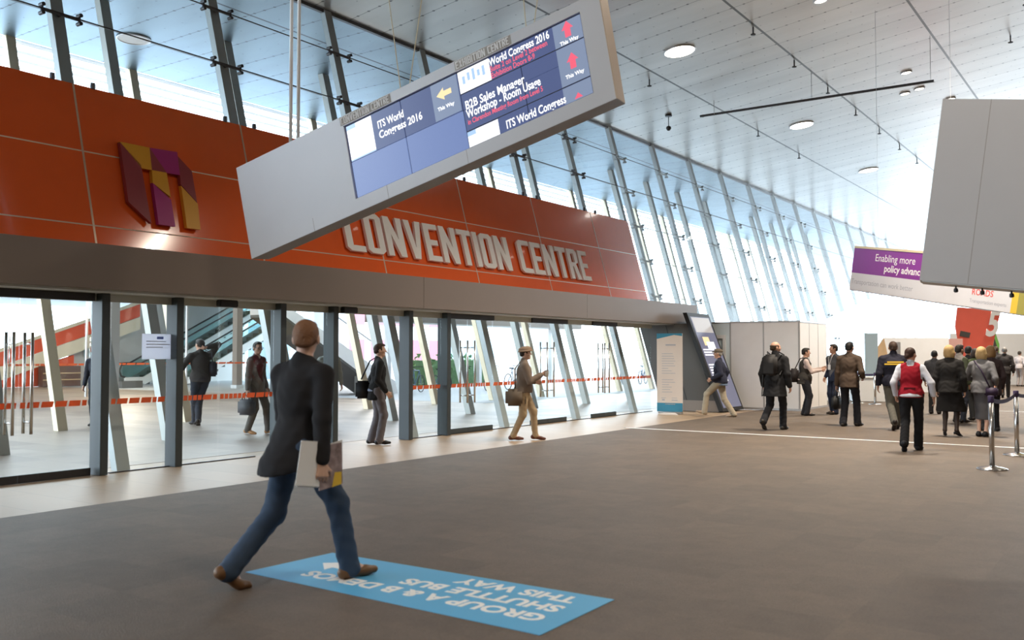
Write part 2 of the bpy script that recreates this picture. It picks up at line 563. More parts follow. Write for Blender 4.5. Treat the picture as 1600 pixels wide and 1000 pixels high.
# leaning glass skin, carried a little in front of the mullions
GP = 0.16
def glass_slab(name, y0, y1, z0, z1, m, off=GP):
    return MB().prism([(wx(z0) + off, y0, z0), (wx(z1) + off, y0, z1), (wx(z1) + off, y1, z1), (wx(z0) + off, y1, z0)], (0.012, 0, 0.0)).build(name, m, kind='structure')
glass_slab('window_1', -6, 24.0, 5.38, 8.38, M['glass_up'])
glass_slab('window_2', 24.05, 77, 0.02, 8.38, M['glass_up'])

# leaning steel columns in three rows
YK = [7.15 + 2.92 * k for k in range(24)]
def column(foot, y, ztop, a, b, m, name, label, group, cat='column'):
    o = MB().prism([(-a / 2, -b / 2, 0), (a / 2, -b / 2, 0), (a / 2, b / 2, 0), (-a / 2, b / 2, 0)], (-LEAN * ztop, 0, ztop)).build(name, m, None)
    o.location = (foot, y, 0.004)
    return tag(o, label, cat, group)

protos = {}
def clamp(parent, z, y, m):
    xg = wx(z) + GP - .02
    c = MB()
    c.tube([(xg, y - .28, z), (xg, y + .28, z)], .028, 8)
    c.tube([(xg - .15, y, z), (xg, y, z)], .03, 8)
    for s_ in (-1, 1):
        c.tube([(xg - .05, y + s_ * .28, z - .06), (xg + .05, y + s_ * .28, z - .06)], .03, 8)
        c.tube([(xg - .05, y + s_ * .28, z + .06), (xg + .05, y + s_ * .28, z + .06)], .03, 8)
        c.tube([(xg, y + s_ * .28, z - .07), (xg, y + s_ * .28, z + .07)], .02, 8)
    return c.build('glass_clamp', m, parent)

for k, y in enumerate(YK[:19]):
    if k < 6:
        t = tag(empty('mullion', (0, 0, 0)), 'tall leaning grey steel mullion rising behind the orange fascia', 'column', 'leaning mullions behind the orange fascia')
        zs = (7.46, 6.44)
    else:
        t = tag(empty('mullion', (0, 0, 0)), 'tall leaning grey steel mullion of the bright glass wall past the orange fascia', 'column', 'leaning mullions of the open glass wall')
        zs = (7.4, 6.35, 5.3, 4.25, 3.2, 2.15)
    o = MB().prism([(-.065, -.095, 0), (.065, -.095, 0), (.065, .095, 0), (-.065, .095, 0)], (-LEAN * ZC0, 0, ZC0)).build('bar', M['steel'], t)
    o.location = (FOOT, y, 0)
    for z in zs[:6 if k < 13 else 0]:
        clamp(t, z, y, M['dark_steel'] if k < 6 else M['steel'])
for k, y in enumerate(YK[:18]):
    column(-14.4, y, 8.39, .17, .2, M['steel_pale'], 'leaning_column', 'pale leaning column outside the glass, middle row of three', 'outer columns in the middle row')
for k, y in enumerate(YK[:18]):
    column(-17.95, y, 8.39, .17, .2, M['cream'], 'leaning_column', 'cream leaning column outside the glass, row furthest out', 'outer columns in the furthest row')
# horizontal rods between the clamps
for z in (7.46, 6.44):
    MB().tube([(wx(z) + GP, -4, z), (wx(z) + GP, 60, z)], .011, 6).build('trim_%d' % (2 if z > 7 else 3), M['dark_steel'], kind='structure')
for i, z in enumerate((5.3, 4.25, 3.2)):
    MB().tube([(wx(z) + GP, 24.1, z), (wx(z) + GP, 60, z)], .008, 6).build('trim_%d' % (4 + i), M['steel_pale'], kind='structure')

# ------------------------------------------------------------------ orange fascia with letters and logo
RX = lambda z: wx(z) + 0.19
fas = empty('fascia', label='long leaning glossy orange-red fascia above the entrance doors', cat='fascia')
ys = [1.31, 4.23, 7.15, 10.07, 12.99, 15.91, 18.83, 21.75, 23.95]
YB = lambda z: 0
zs = [2.86, 3.3, 4.37, 5.38]
for i in range(len(ys) - 1):
    for j in range(3):
        z0, z1, y0, y1 = zs[j] + .008, zs[j + 1] - .008, ys[i] + .012, ys[i + 1] - .012
        MB().prism([(RX(z0), y0, z0), (RX(z1), y0, z1), (RX(z1), y1, z1), (RX(z0), y1, z0)], (-.04, 0, 0)).build('panel', M['red'], fas)
b = MB()
for y in ys[1:-1]:
    b.prism([(RX(2.86) + .003, y - .015, 2.86), (RX(5.37) + .003, y - .015, 5.37), (RX(5.37) + .003, y + .015, 5.37), (RX(2.86) + .003, y + .015, 2.86)], (-.03, 0, 0))
for z in zs[1:-1]:
    b.box(RX(z) - .03, RX(z) + .004, ys[0], ys[-1], z - .009, z + .009)
b.build('joint_strip', M['seam'], fas)
st = MB()
st.prism([(RX(2.86) - .055, ys[0], 2.86), (RX(5.37) - .06, ys[0], 5.37), (RX(5.37) - .06, ys[-1], 5.37), (RX(2.86) - .06, ys[-1], 2.86)], (-.03, 0, 0))
st.build('backing', M['dark_steel'], fas)
for y in ys[1:-1]:
    for dy in (-.3, .3):
        MB().tube([(RX(5.38), y + dy, 5.36), (RX(5.38), y + dy, 5.45)], .035, 8).build('bolt', M['dark_steel'], fas)

tilt = Vector((-LEAN, 0, 1)).normalized()
# lettering: fixed to the fascia, so one part per letter
frt = frame((RX(3.39) + .03, 12.0, 3.39), (0, 1, 0), tilt)
lt, wd = word_mb('CONVENTION CENTRE', frt, 0.80, 0.055, 1.0)
kx = (20.85 - 12.0) / wd
lt, wd = word_mb('CONVENTION CENTRE', frt, 0.80, 0.055, kx)
for m_ in lt: m_.build('letter', M['white'], fas)

def on_f(y, z, d=.03): return Vector((RX(z) + d, y, z))
logo = empty('logo_emblem', label='three-legged amber, magenta and maroon emblem mounted on the orange fascia', cat='logo')
polys = [
    ('logo_m', [(7.69, 4.59), (7.98, 4.3), (8.0, 3.42), (7.68, 3.7)]),
    ('logo_y', [(7.69, 4.60), (8.17, 4.60), (8.15, 4.25), (7.98, 4.25)]),
    ('logo_m', [(8.17, 4.60), (8.40, 4.25), (8.15, 4.25)]),
    ('logo_p', [(8.17, 4.60), (8.65, 4.62), (8.63, 4.25), (8.40, 4.25)]),
    ('logo_y', [(8.15, 4.25), (8.40, 4.25), (8.40, 3.87), (8.13, 4.05)]),
    ('logo_p', [(8.13, 4.05), (8.40, 3.83), (8.40, 3.42), (8.12, 3.42)]),
    ('logo_m', [(8.65, 4.55), (8.86, 4.35), (8.86, 3.85), (8.62, 4.10)]),
    ('logo_y', [(8.62, 4.08), (8.87, 3.83), (8.84, 3.42), (8.60, 3.42)]),
]
for mn, pl in polys:
    MB().prism([on_f(*q) for q in pl], (.07, 0, 0)).build('facet', M[mn], logo)

# ------------------------------------------------------------------ taupe beam over the doors
bm_ = empty('entrance_beam', label='long flat taupe beam running over the glass doors under the orange fascia', cat='beam')
yb = [-3, 3.2, 12.5, 18.2, 24.3]
for i in range(4):
    MB().box(-11.75, -10.6, yb[i] + (.004 if i else 0), yb[i + 1] - .004, 2.33, 2.88).build('cladding', M['beam'], bm_)
MB().box(-11.7, -10.66, -3, 24.2, 2.30, 2.33).build('underside', M['steel_pale'], bm_)

# ------------------------------------------------------------------ doors
GX = -11.08
def stripe(parent, y0, y1, x=GX + .009, z=.92, step=.085):
    m_ = MB()
    y = y0
    while y < y1 - .02:
        w = min(step * (1.9 if random.random() < .4 else .78), y1 - y - .01)
        if w < .05: break
        m_.prism([(x, y, z - .035), (x, y + w * .9, z - .035), (x, y + w, z + .035), (x, y + w * .1, z + .035)], (.002, 0, 0))
        y += w + .012
    m_.build('safety_stripe', M['orange'], parent, kind='stuff')

def pane(parent, y0, y1, z0=.02, z1=2.28, x=GX, name='glass_panel'):
    o = MB().box(x - .006, x + .006, y0, y1, z0, z1).build(name, M['glass'], parent)
    stripe(parent, y0 + .01, y1 - .01, x + .009)
    return o
def handles(parent, y, z0=.58, z1=1.79, x=GX):
    h = MB()
    for dx in (-.09, .09):
        h.tube([(x + dx, y, z0), (x + dx, y, z1)], .019, 10)
    for z in (z0 + .14, z1 - .14):
        h.tube([(x - .09, y, z), (x + .09, y, z)], .012, 8)
    h.build('pull_handle', M['chrome'], parent, smooth=True)

def swing(n, y0, ym, y1, hl):
    d = empty('door_%d' % n, kind='structure')
    for (a, b) in ((y0, ym - .004), (ym + .004, y1)):
        pane(d, a, b, .02, 2.2)
        MB().box(GX - .02, GX + .02, a, b, .004, .10).build('bottom_rail', M['dark_steel'] if n < 2 else M['post'], d)
    for y in hl: handles(d, y)
    MB().box(GX - .06, GX + .06, y0, y1, 2.2, 2.3).build('door_header', M['dark_steel'], d)
    return d
swing(1, 4.35, 5.69, 6.6, (5.58, 5.80))
swing(2, 13.70, 14.38, 15.2, (14.27, 14.5))
swing(3, 16.6, 17.26, 18.05, (17.13, 17.4))
swing(4, 19.2, 19.8, 20.4, (19.7, 19.92))
# the swing door leaf standing further left
d = empty('door_5', kind='structure')
pane(d, 2.6, 4.30)
def fixed(n, spans):
    w = empty('window_%d' % n, kind='structure')
    for a, b in spans: pane(w, a, b)
    return w
fixed(3, [(6.86, 7.68)])
fixed(4, [(7.86, 8.53), (8.55, 9.54)])
fixed(5, [(9.68, 10.64)])
fixed(6, [(12.62, 13.56)])
fixed(7, [(15.22, 16.58)])
fixed(8, [(18.07, 19.18)])
fixed(9, [(20.42, 22.35)])
MB().box(GX - .02, GX + .02, 4.3, 22.4, 2.2, 2.3).build('trim_8', M['steel_pale'], kind='structure')
for i, (a, b) in enumerate([(6.86, 9.2), (12.62, 13.56), (13.7, 22.4)]):
    MB().box(GX - .02, GX + .02, a, b, 0.0, .014).build('trim_%d' % (9 + i), M['dark_steel'], kind='structure')

post_l = ['first blue-grey door post from the left, beside the swing doors', 'second blue-grey door post from the left, beside the taped notice',
          'blue-grey door post just left of the man in the dark blazer and jeans', 'blue-grey door post partly hidden behind the man in the dark blazer and jeans',
          'blue-grey door post just right of the man with the black shoulder bag', 'rightmost blue-grey door post, left of the glass swing doors']
for y, l in zip((6.70, 7.79, 9.61, 10.71, 12.55, 13.63), post_l):
    p = empty('door_post', (0, 0, 0), label=l, cat='post')
    MB().box(-11.17, -10.93, y - .055, y + .055, 0.004, 2.30).build('shaft', M['post'], p, bevel=.004)
    MB().box(-11.12, -11.0, y + .055, y + .062, .05, 2.28).build('cover_strip', M['steel'], p)
for y, l in ((8.56, 'small black sensor under the beam above the left sliding door'), (11.0, 'small black sensor under the beam above the open doorway')):
    MB().box(-10.98, -10.88, y - .16, y + .16, 2.2, 2.30).build('door_sensor', M['black'], None, bevel=.012, label=l, cat='sensor')

# ------------------------------------------------------------------ notice on the glass
nt_ = empty('paper_notice', label='white paper notice taped to the glass near the second door post', cat='notice')
MB().box(GX + .012, GX + .016, 7.30, 7.74, 1.46, 1.80).build('sheet', M['paper'], nt_)
M['notice_blue'] = mat('notice_blue', (0.12, 0.2, 0.6), 0.6)
MB().box(GX + .017, GX + .018, 7.52, 7.62, 1.73, 1.765).build('printed_mark', M['notice_blue'], nt_)
for z, w in ((1.70, .3), (1.66, .36), (1.62, .25)):
    MB().box(GX + .017, GX + .018, 7.36, 7.36 + w, z - .006, z + .006).build('printed_line', M['grey_text'], nt_, kind='stuff')

# ------------------------------------------------------------------ dark end wall with the slanted screen
PY = 22.9
ew = empty('portal_wall', label='charcoal clad slanting wall closing the right end of the entrance', cat='wall')
L_ = lambda z: -11.0 - .3 * z
R_ = lambda z: -9.40 - .385 * z
MB().prism([(L_(0), PY, 0.004), (R_(0), PY, 0.004), (R_(2.33), PY, 2.33), (L_(2.33), PY, 2.33)], (0, 1.35, 0)).build('cladding', M['darkwall'], ew)
MB().prism([(L_(.02) + .02, PY - .03, .014), (R_(0) + .02, PY - .03, .014), (R_(.30) + .02, PY - .03, .30), (L_(.30) + .02, PY - .03, .30)], (0, 1.3, 0)).build('kick_panel', M['signunder'], ew)
MB().prism([(L_(.3) + .78, PY - .006, .3), (L_(.3) + .80, PY - .006, .3), (L_(2.3) + .80, PY - .006, 2.3), (L_(2.3) + .78, PY - .006, 2.3)], (0, .004, 0)).build('joint', M['black'], ew)
scn = empty('slanted_display', label='tall narrow lit screen leaning on the end of the charcoal wall', cat='screen')
def sl(z, d): return R_(z) + d
MB().prism([(sl(.03, .03), PY - .06, .03), (sl(.03, .15), PY - .06, .03), (sl(2.62, .15), PY - .06, 2.62), (sl(2.62, .03), PY - .06, 2.62)], (0, 1.45, 0)).build('casing', M['black'], scn)
def onscr(y0, y1, z0, z1, m, nm='screen_area', d=.153, kind=None):
    return MB().prism([(sl(z0, d), y0, z0), (sl(z0, d), y1, z0), (sl(z1, d), y1, z1), (sl(z1, d), y0, z1)], (.003, 0, 0)).build(nm, m, scn, kind=kind)
M['lcd_lilac'] = mat('screen_lilac', (0.01, 0.01, 0.02), 0.25, emit=(0.17, 0.17, 0.24), es=1.0)
onscr(PY + .04, PY + 1.3, .12, 2.52, M['lcd_lilac'])
M['lcd_cream'] = mat('screen_cream', (0.01, 0.01, 0.02), 0.25, emit=(0.55, 0.50, 0.46), es=1.0)
onscr(PY + .1, PY + 1.25, 2.1, 2.5, M['lcd_cream'], 'header_area', .157)
random.seed(11)
for z in (1.62, 1.55, 1.48, 1.22, 1.15, 1.08, 1.01, .94, .87, .80):
    onscr(PY + .12, PY + random.uniform(.6, 1.15), z, z + .035, M['lcd_white'], 'text_line', .157)
onscr(PY + .35, PY + .75, 1.75, 1.98, M['lcd_amber'], 'map_patch', .158)
onscr(PY + .5, PY + 1.0, 1.66, 1.85, M['lcd_white'], 'map_patch', .159)

# ------------------------------------------------------------------ standing banner in front of the dark wall
sb = empty('standing_banner', (-10.18, 21.6, 0.004), .18, label='tall off-white standing banner with blue ends in front of the charcoal wall', cat='banner')
M['banner'] = mat('banner_offwhite', (0.74, 0.66, 0.60), 0.5)
MB().box(-.33, .33, 0, .03, .06, 2.04).build('board', M['banner'], sb)
MB().prism([(-.33, -.002, 2.04), (-.33, -.002, 1.90), (.12, -.002, 2.0), (.33, -.002, 1.97), (.33, -.002, 2.04)], (0, .001, 0)).build('blue_header', M['deepblue'], sb)
MB().box(-.33, .33, -.003, -.001, .06, .28).build('blue_footer', M['deepblue'], sb)
MB().prism([(-.14, -.03, .02), (.14, -.03, .02), (.32, -.42, .0), (-.20, -.42, .0)], (0, 0, .02)).build('base_foot', M['banner'], sb)
MB().box(-.3, .3, .0, .16, 0, .05).build('base', M['alu'], sb)
random.seed(5)
def bl(x, z, w, h=.012, m='grey_text', nm='text_line'):
    MB().box(x, x + w, -.003, -.001, z, z + h).build(nm, M[m], sb)
bl(-.10, 1.73, .26, .035, nm='printed_heading')
for i in range(9): bl(-.2, 1.52 - i * .062, random.uniform(.16, .36))
for i in range(6): bl(-.2, .86 - i * .062, random.uniform(.16, .36))
bl(-.22, .40, .12); bl(.05, .40, .14); bl(-.2, .34, .07, .035); bl(.05, .34, .15, .02); bl(-.12, .24, .26, .018, 'banner')

# ------------------------------------------------------------------ white exhibition booth
bt = empty('exhibition_booth', label='white panel exhibition booth with slim metal uprights beyond the slanted screen', cat='booth')
BH = 2.40
xs_ = [-11.3, -9.72, -8.78, -7.82]
M['boothblue'] = mat('booth_blue_panel', (0.74, 0.84, 0.88), 0.5)
for i in range(3):
    MB().box(xs_[i] + .02, xs_[i + 1] - .02, 24.52, 24.56, .07, BH - .03).build('panel', M['boothblue' if i == 0 else 'whitewall'], bt)
ysb = [24.54, 25.35, 26.15, 26.95]
M['warmwall'] = mat('warm_white_panel', (0.88, 0.85, 0.82), 0.5)
for i in range(3):
    MB().box(-7.84, -7.80, ysb[i] + .02, ysb[i + 1] - .02, .07, BH - .03).build('panel', M['warmwall'], bt)
for x in xs_[1:]:
    MB().lathe([(.022, .012), (.022, BH)], 8, (x, 24.54, 0)).build('upright', M['alu'], bt)
for y in ysb[1:]:
    MB().lathe([(.022, .012), (.022, BH)], 8, (-7.82, y, 0)).build('upright', M['alu'], bt)
MB().box(-11.3, -7.80, 24.51, 24.57, BH - .03, BH + .01).box(-7.85, -7.79, 24.54, 26.97, BH - .03, BH + .01).build('top_rail', M['alu'], bt)
MB().box(-9.7, -7.80, 24.50, 24.57, .012, .07).box(-7.85, -7.79, 24.54, 26.97, .012, .07).build('bottom_rail', M['alu'], bt)
fr_ = MB()
fr_.box(-10.9, -10.82, 24.46, 24.5, .05, 1.95).box(-9.92, -9.84, 24.46, 24.5, .05, 1.95).box(-10.9, -9.84, 24.46, 24.5, 1.95, 2.05)
fr_.build('door_frame', M['cleanwhite'], bt)

# ------------------------------------------------------------------ light strips let into the carpet
for y, x0, x1_, l in ((17.0, -9.0, 4.5, 'long glowing light strip across the carpet in front of the crowd'), (27.5, -4.4, 3.0, 'short bright strip across the carpet beyond the barrier posts')):
    t = empty('floor_light', label=l, cat='light strip')
    MB().box(x0, x1_, y - .03, y + .03, .010, .016).build('diffuser', M['strip'], t)
    MB().box(x0 - .02, x1_ + .02, y - .05, y - .032, .010, .018).box(x0 - .02, x1_ + .02, y + .032, y + .05, .010, .018).build('edging', M['alu'], t)

# ------------------------------------------------------------------ blue floor sticker
fm = empty('floor_sticker', label='sky blue rectangular floor sticker with white lettering under the walking man', cat='floor sticker')
MB().prism([(-5.26, 4.30, .0125), (-2.78, 4.26, .0125), (-2.80, 5.13, .0125), (-5.22, 5.09, .0125)], (0, 0, .003)).build('vinyl', M['matblue'], fm)
def on_mat(s_, x_right, y_base, length, cap):
    # letters face a reader on the far side: rotated half a turn, first letter at +x
    fr0 = frame((x_right, y_base, .0162), (-1, 0, 0), (0, -1, 0))
    size = cap / .73
    o = text_part('lettering', s_, fr0, size, M['cleanwhite'], fm, depth=.0006, bold=.036)
    w = max(v.co.x for v in o.data.vertices) - min(v.co.x for v in o.data.vertices)
    k = length / w
    for v in o.data.vertices: v.co.x = x_right + (v.co.x - x_right) * k
    return o
on_mat('GROUP A & B DEMOS', -2.93, 4.59, 1.96, .14)
on_mat('SHUTTLE BUS', -2.95, 4.81, 1.24, .14)
on_mat('THIS WAY', -2.98, 5.03, .92, .14)
MB().prism([(-4.62, 4.86, .0155), (-4.62, 4.74, .0155), (-4.86, 4.74, .0155), (-4.86, 4.66, .0155), (-5.02, 4.80, .0155), (-4.86, 4.94, .0155), (-4.86, 4.86, .0155)], (0, 0, .0012)).build('arrow', M['cleanwhite'], fm)

# ------------------------------------------------------------------ big hanging screen sign
A_ = Vector((-9.56, 7.63, 3.90)); B_ = Vector((-9.44, 7.76, 2.74)); C_ = Vector((-4.73, 8.78, 4.28)); D_ = Vector((-4.89, 8.62, 5.44))
ux = ((D_ - A_) + (C_ - B_)); ux.normalize()
uy0 = ((A_ - B_) + (D_ - C_)).normalized()
uz0 = ux.cross(uy0).normalized()
fs = Matrix((ux, uy0, uz0)).transposed().to_4x4()
fs.translation = B_
W_, H_ = 5.06, 1.172
sg = empty('hanging_sign', label='long silver hanging sign box, tilted, carrying rows of lit information screens', cat='sign')
def sb_box(u0, u1, v0, v1, d0, d1, nm, m, bevel=0, parent=sg, fr0=None):
    f_ = fr0 or fs
    P = lambda u, v, d: f_ @ Vector((u, v, d))
    v = [P(u, vv, d) for u in (u0, u1) for vv in (v0, v1) for d in (d0, d1)]
    return MB().add(v, [(0, 1, 3, 2), (4, 6, 7, 5), (0, 4, 5, 1), (2, 3, 7, 6), (0, 2, 6, 4), (1, 5, 7, 3)]).build(nm, m, parent, bevel=bevel)
DEP = .36
SX0, SX1, SY0, SY1 = 1.65, 4.81, .16, 1.055
# casing front is a frame around the recessed screens
sb_box(0, SX0, 0, H_, -DEP, 0, 'casing', M['signgrey'])
sb_box(SX1, W_ - .012, 0, H_, -DEP, 0, 'casing', M['signgrey'])
sb_box(SX0, SX1, 0, SY0, -DEP, 0, 'casing', M['signgrey'])
sb_box(SX0, SX1, SY1, H_, -DEP, 0, 'casing', M['signgrey'])
sb_box(SX0, SX1, SY0, SY1, -DEP, -.05, 'recess', M['black'])
sb_box(W_ - .012, W_, 0, H_, -DEP, -.0, 'end_panel', M['signwood'])
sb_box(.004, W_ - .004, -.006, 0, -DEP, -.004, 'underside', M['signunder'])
cw = (SX1 - SX0 - .02) / 4
rh = (SY1 - SY0 - .02) / 2
for i in range(4):
    for j in range(2):
        u0 = SX0 + .01 + i * cw + (.006 if i else 0)
        sb_box(u0 + .004, SX0 + .01 + (i + 1) * cw - .004, SY0 + .01 + j * rh + .004, SY0 + .01 + (j + 1) * rh - .004, -.05, -.03, 'screen', M['lcd_blue'] if (i < 2 and j == 0) else M['lcd_slate'])
XM = SX0 + .01 + 2 * cw
def sc_area(u0, u1, v0, v1, m, nm='screen_picture', d=-.0295):
    return sb_box(u0, u1, v0, v1, d, d + .0012, nm, M[m])
yt = SY1 - .01
ym = SY0 + .01 + rh
sc_area(SX0 + .02, SX0 + .38, ym + .02, yt - .01, 'lcd_white')
sc_area(SX0 + .02, SX0 + .38, ym + .005, ym + .03, 'lcd_ice')
sc_area(SX0 + .02, SX0 + .15, yt - .06, yt - .01, 'lcd_ice', d=-.028)
sc_area(2.87, XM - .01, ym + .01, yt - .005, 'lcd_side')
R1, R2 = .785, .355
sc_area(XM + .01, XM + .42, R1 + .01, yt - .005, 'lcd_white')
for q in range(5):
    sc_area(XM + .06 + q * .065, XM + .095 + q * .065, R1 + .10 + (q % 2) * .02, R1 + .19 + (q % 3) * .02, 'lcd_ice', d=-.028)
sc_area(XM + .42, 4.46, R1 + .01, yt - .005, 'lcd_slate')
for v0_, v1_ in ((R1 + .008, yt - .005), (R2 + .008, R1 - .008), (SY0 + .012, R2 - .008)):
    sc_area(4.46, SX1 - .012, v0_, v1_, 'lcd_side')
sc_area(XM + .01, 3.64, SY0 + .012, R2 - .01, 'lcd_white')
sc_area(XM + .01, 3.35, R2 - .06, R2 - .01, 'lcd_ice', d=-.028)
for v in (R1, R2):
    sc_area(XM + .01, SX1 - .01, v - .005, v + .005, 'black', 'row_divider', d=-.0265)
def sc_text(s_, u, v, size, m, nm='screen_text', bold=.018, width=None):
    f_ = fs @ Matrix.Translation((u, v, -.0275))
    xs_f = 1.0
    if width:
        cu = bpy.data.curves.new('measure', 'FONT'); cu.body = s_; cu.size = size
        o = bpy.data.objects.new('measure', cu); COL.objects.link(o); bpy.context.view_layer.update()
        xs_f = width / max(.01, o.dimensions.x); bpy.data.objects.remove(o)
    return text_part(nm, s_, f_, size, M[m], sg, depth=.0006, bold=bold, xs=xs_f, leading=.85)
sc_text('ITS World', 2.10, .845, .125, 'lcd_white', width=.36)
sc_text('Congress 2016', 2.10, .725, .125, 'lcd_white', width=.60)
sc_text('World Congress 2016', 3.65, .945, .12, 'lcd_white', width=.76)
sc_text('Suite 2 on Level 2 between', 3.65, .88, .085, 'lcd_pink', width=.72)
sc_text('Exhibition Doors 8-9', 3.65, .805, .085, 'lcd_pink', width=.55)
sc_text('B2B Sales Manager', 3.27, .60, .135, 'lcd_white', width=.76)
sc_text('Workshop - Room Usage', 3.27, .50, .135, 'lcd_white', width=.95)
sc_text('in Clarendon Meeting Room from Level 5', 3.27, .425, .08, 'lcd_pink', width=.96)
sc_text('ITS World Congress', 3.73, .195, .13, 'lcd_white', width=.74)
def arrow(u, v, up, m, nm='screen_arrow'):
    if up: pts = [(-.035, -.085), (.035, -.085), (.035, .0), (.07, .0), (0, .09), (-.07, .0), (-.035, .0)]
    else: pts = [(.10, -.03), (.10, .03), (0, .03), (0, .07), (-.10, 0), (0, -.07), (0, -.03)]
    MB().prism([fs @ Vector((u + a, v + b, -.0275)) for a, b in pts], (fs.to_3x3() @ Vector((0, 0, .001)))).build(nm, M[m], sg)
arrow(3.03, .89, False, 'lcd_amber')
arrow(4.63, .95, True, 'lcd_pink')
arrow(4.63, .60, True, 'lcd_pink')
MB().prism([fs @ Vector((4.63 + a, .185 + b, -.0275)) for a, b in ((-.05, 0), (.05, 0), (0, .06))], (fs.to_3x3() @ Vector((0, 0, .001)))).build('screen_arrow', M['lcd_pink'], sg)
for u, v in ((2.92, .72), (4.52, .80), (4.52, .43)):
    sc_text('This Way', u, v, .06, 'lcd_white', bold=.02, width=.22)
M['labelgrey'] = mat('label_strip_grey', (0.40, 0.375, 0.34), 0.5)
for s_, u in (('CONVENTION CENTRE', SX0 - .02), ('EXHIBITION CENTRE', XM + .02)):
    sb_box(u - .015, u + .72, SY1 + .008, SY1 + .11, 0, .002, 'label_strip', M['labelgrey'])
    f_ = fs @ Matrix.Translation((u, SY1 + .016, .002))
    lw_, wd_ = word_mb(s_, f_, .085, .006, 1.0)
    for m_ in word_mb(s_, f_, .085, .006, .70 / wd_)[0]: m_.build('letter', M['cleanwhite'], sg)
for u in (1.0, 2.1, 3.2):
    sb_box(u, u + .004, .0, SY0, 0, .001, 'panel_joint', M['signunder'])
# rods and wires
def rod(p, q, r, m, l, nm='hanging_rod', group=None, parent=None):
    return MB().tube([p, q], r, 8).build(nm, m, parent, smooth=True, label=l, cat='rod' if l else None, group=group)
for du in (.72, .84):
    p = fs @ Vector((du, H_ - .02, -.2))
    MB().tube([p, (p.x, p.y, ceil_z(p.x) + .05)], .022, 8).build('suspension_rod', M['white'], sg, smooth=True)
for u_, t_ in ((2.40, (-.95, .2)), (2.5, (.5, .4)), (4.10, (-.5, .1)), (4.18, (.6, .2))):
    p = fs @ Vector((u_, H_ - .02, -.2))
    MB().tube([p, (p.x + t_[0], p.y + t_[1], ceil_z(p.x + t_[0]) + .05)], .006, 6).build('suspension_wire', M['beige'], sg)

# ------------------------------------------------------------------ second hanging sign at the right edge (its plain side)
hp = empty('hanging_sign', label='large plain silver hanging sign box cut off by the right edge of the photo', cat='sign')
P0 = Vector((-1.89, 9.63, 2.25))
fr2 = frame(P0, (0.979, 0.152, -0.13), (0.113, .034, .993))
P_ = lambda u, v, d: fr2 @ Vector((u, v, d))
def hp_box(u0, u1, v0, v1, d0, d1, nm, m, bevel=0):
    return sb_box(u0, u1, v0, v1, d0, d1, nm, m, bevel, hp, fr2)
hp_box(0, 3.2, 0, 1.77, -.34, 0, 'casing', M['signgrey'])
for u in (.42, 1.0):
    hp_box(u, u + .004, 0, 1.77, 0, .0012, 'panel_joint', M['signunder'])
hp_box(.02, 3.18, -.012, 0, -.32, -.02, 'underside', M['cleanwhite'])
for u in (.32, .55, .8):
    p = P_(u, -.012, -.16)
    MB().lathe([(.008, 0), (.008, -.02), (.02, -.03), (.022, -.055), (.012, -.065)], 12, tuple(p)).build('spotlight', M['dark_steel'], hp, smooth=True)
for u in (1.6, 2.9):
    p = P_(u, 1.75, -.17)
    MB().tube([p, (p.x, p.y, ceil_z(p.x) + .05)], .02, 8).build('suspension_rod', M['white'], hp)

# ------------------------------------------------------------------ purple and white hanging banner further back
pb = empty('hanging_banner', label='purple and white hanging banner box seen behind the plain silver sign', cat='banner')
fr3 = frame((-5.99, 22.6, 3.06), (Vector((-2.01, 19.3, 2.24)) - Vector((-5.99, 22.6, 3.06))), (0.06, 0.02, 1))
def pb_box(u0, u1, v0, v1, d0, d1, nm, m):
    return sb_box(u0, u1, v0, v1, d0, d1, nm, m, 0, pb, fr3)
M['banner_white'] = mat('banner_white', (0.70, 0.71, 0.76), 0.5)
pb_box(0, 7.5, 0, .98, -.42, 0, 'box_core', M['whitewall'])
pb_box(0, 4.9, .40, .98, 0, .004, 'purple_field', M['purple'])
pb_box(0, 4.9, 0, .40, 0, .004, 'white_field', M['banner_white'])
pb_box(4.9, 5.05, 0, .98, 0, .004, 'yellow_band', M['yellow'])
pb_box(5.05, 7.5, 0, .98, 0, .004, 'olive_band', M['olive'])
pb_box(0, 7.5, .98, 1.03, -.42, .01, 'top_trim', M['beige'])
pb_box(0, 7.5, -.02, 0, -.42, .0, 'underside', M['alu'])
def pb_text(s_, u, v, size, m, bold=.0, xs=1.0):
    return text_part('lettering', s_, fr3 @ Matrix.Translation((u, v, .0045)), size, M[m], pb, depth=.0008, bold=bold, xs=xs)
pb_text('Enabling more', .80, .72, .235, 'cleanwhite')
pb_text('policy advances', 1.16, .50, .22, 'cleanwhite', .018)
pb_text('Transportation can work better', .04, .15, .165, 'grey_text')
pb_text('ROADS', 3.88, .25, .17, 'red_text', .01)
pb_text('Transportation experts', 3.85, .10, .10, 'grey_text')
for u in (.6, 3.0):
    p = fr3 @ Vector((u, 1.0, -.2))
    MB().tube([p, (p.x, p.y, ceil_z(p.x) + .05)], .004, 6).build('suspension_wire', M['alu'], pb)

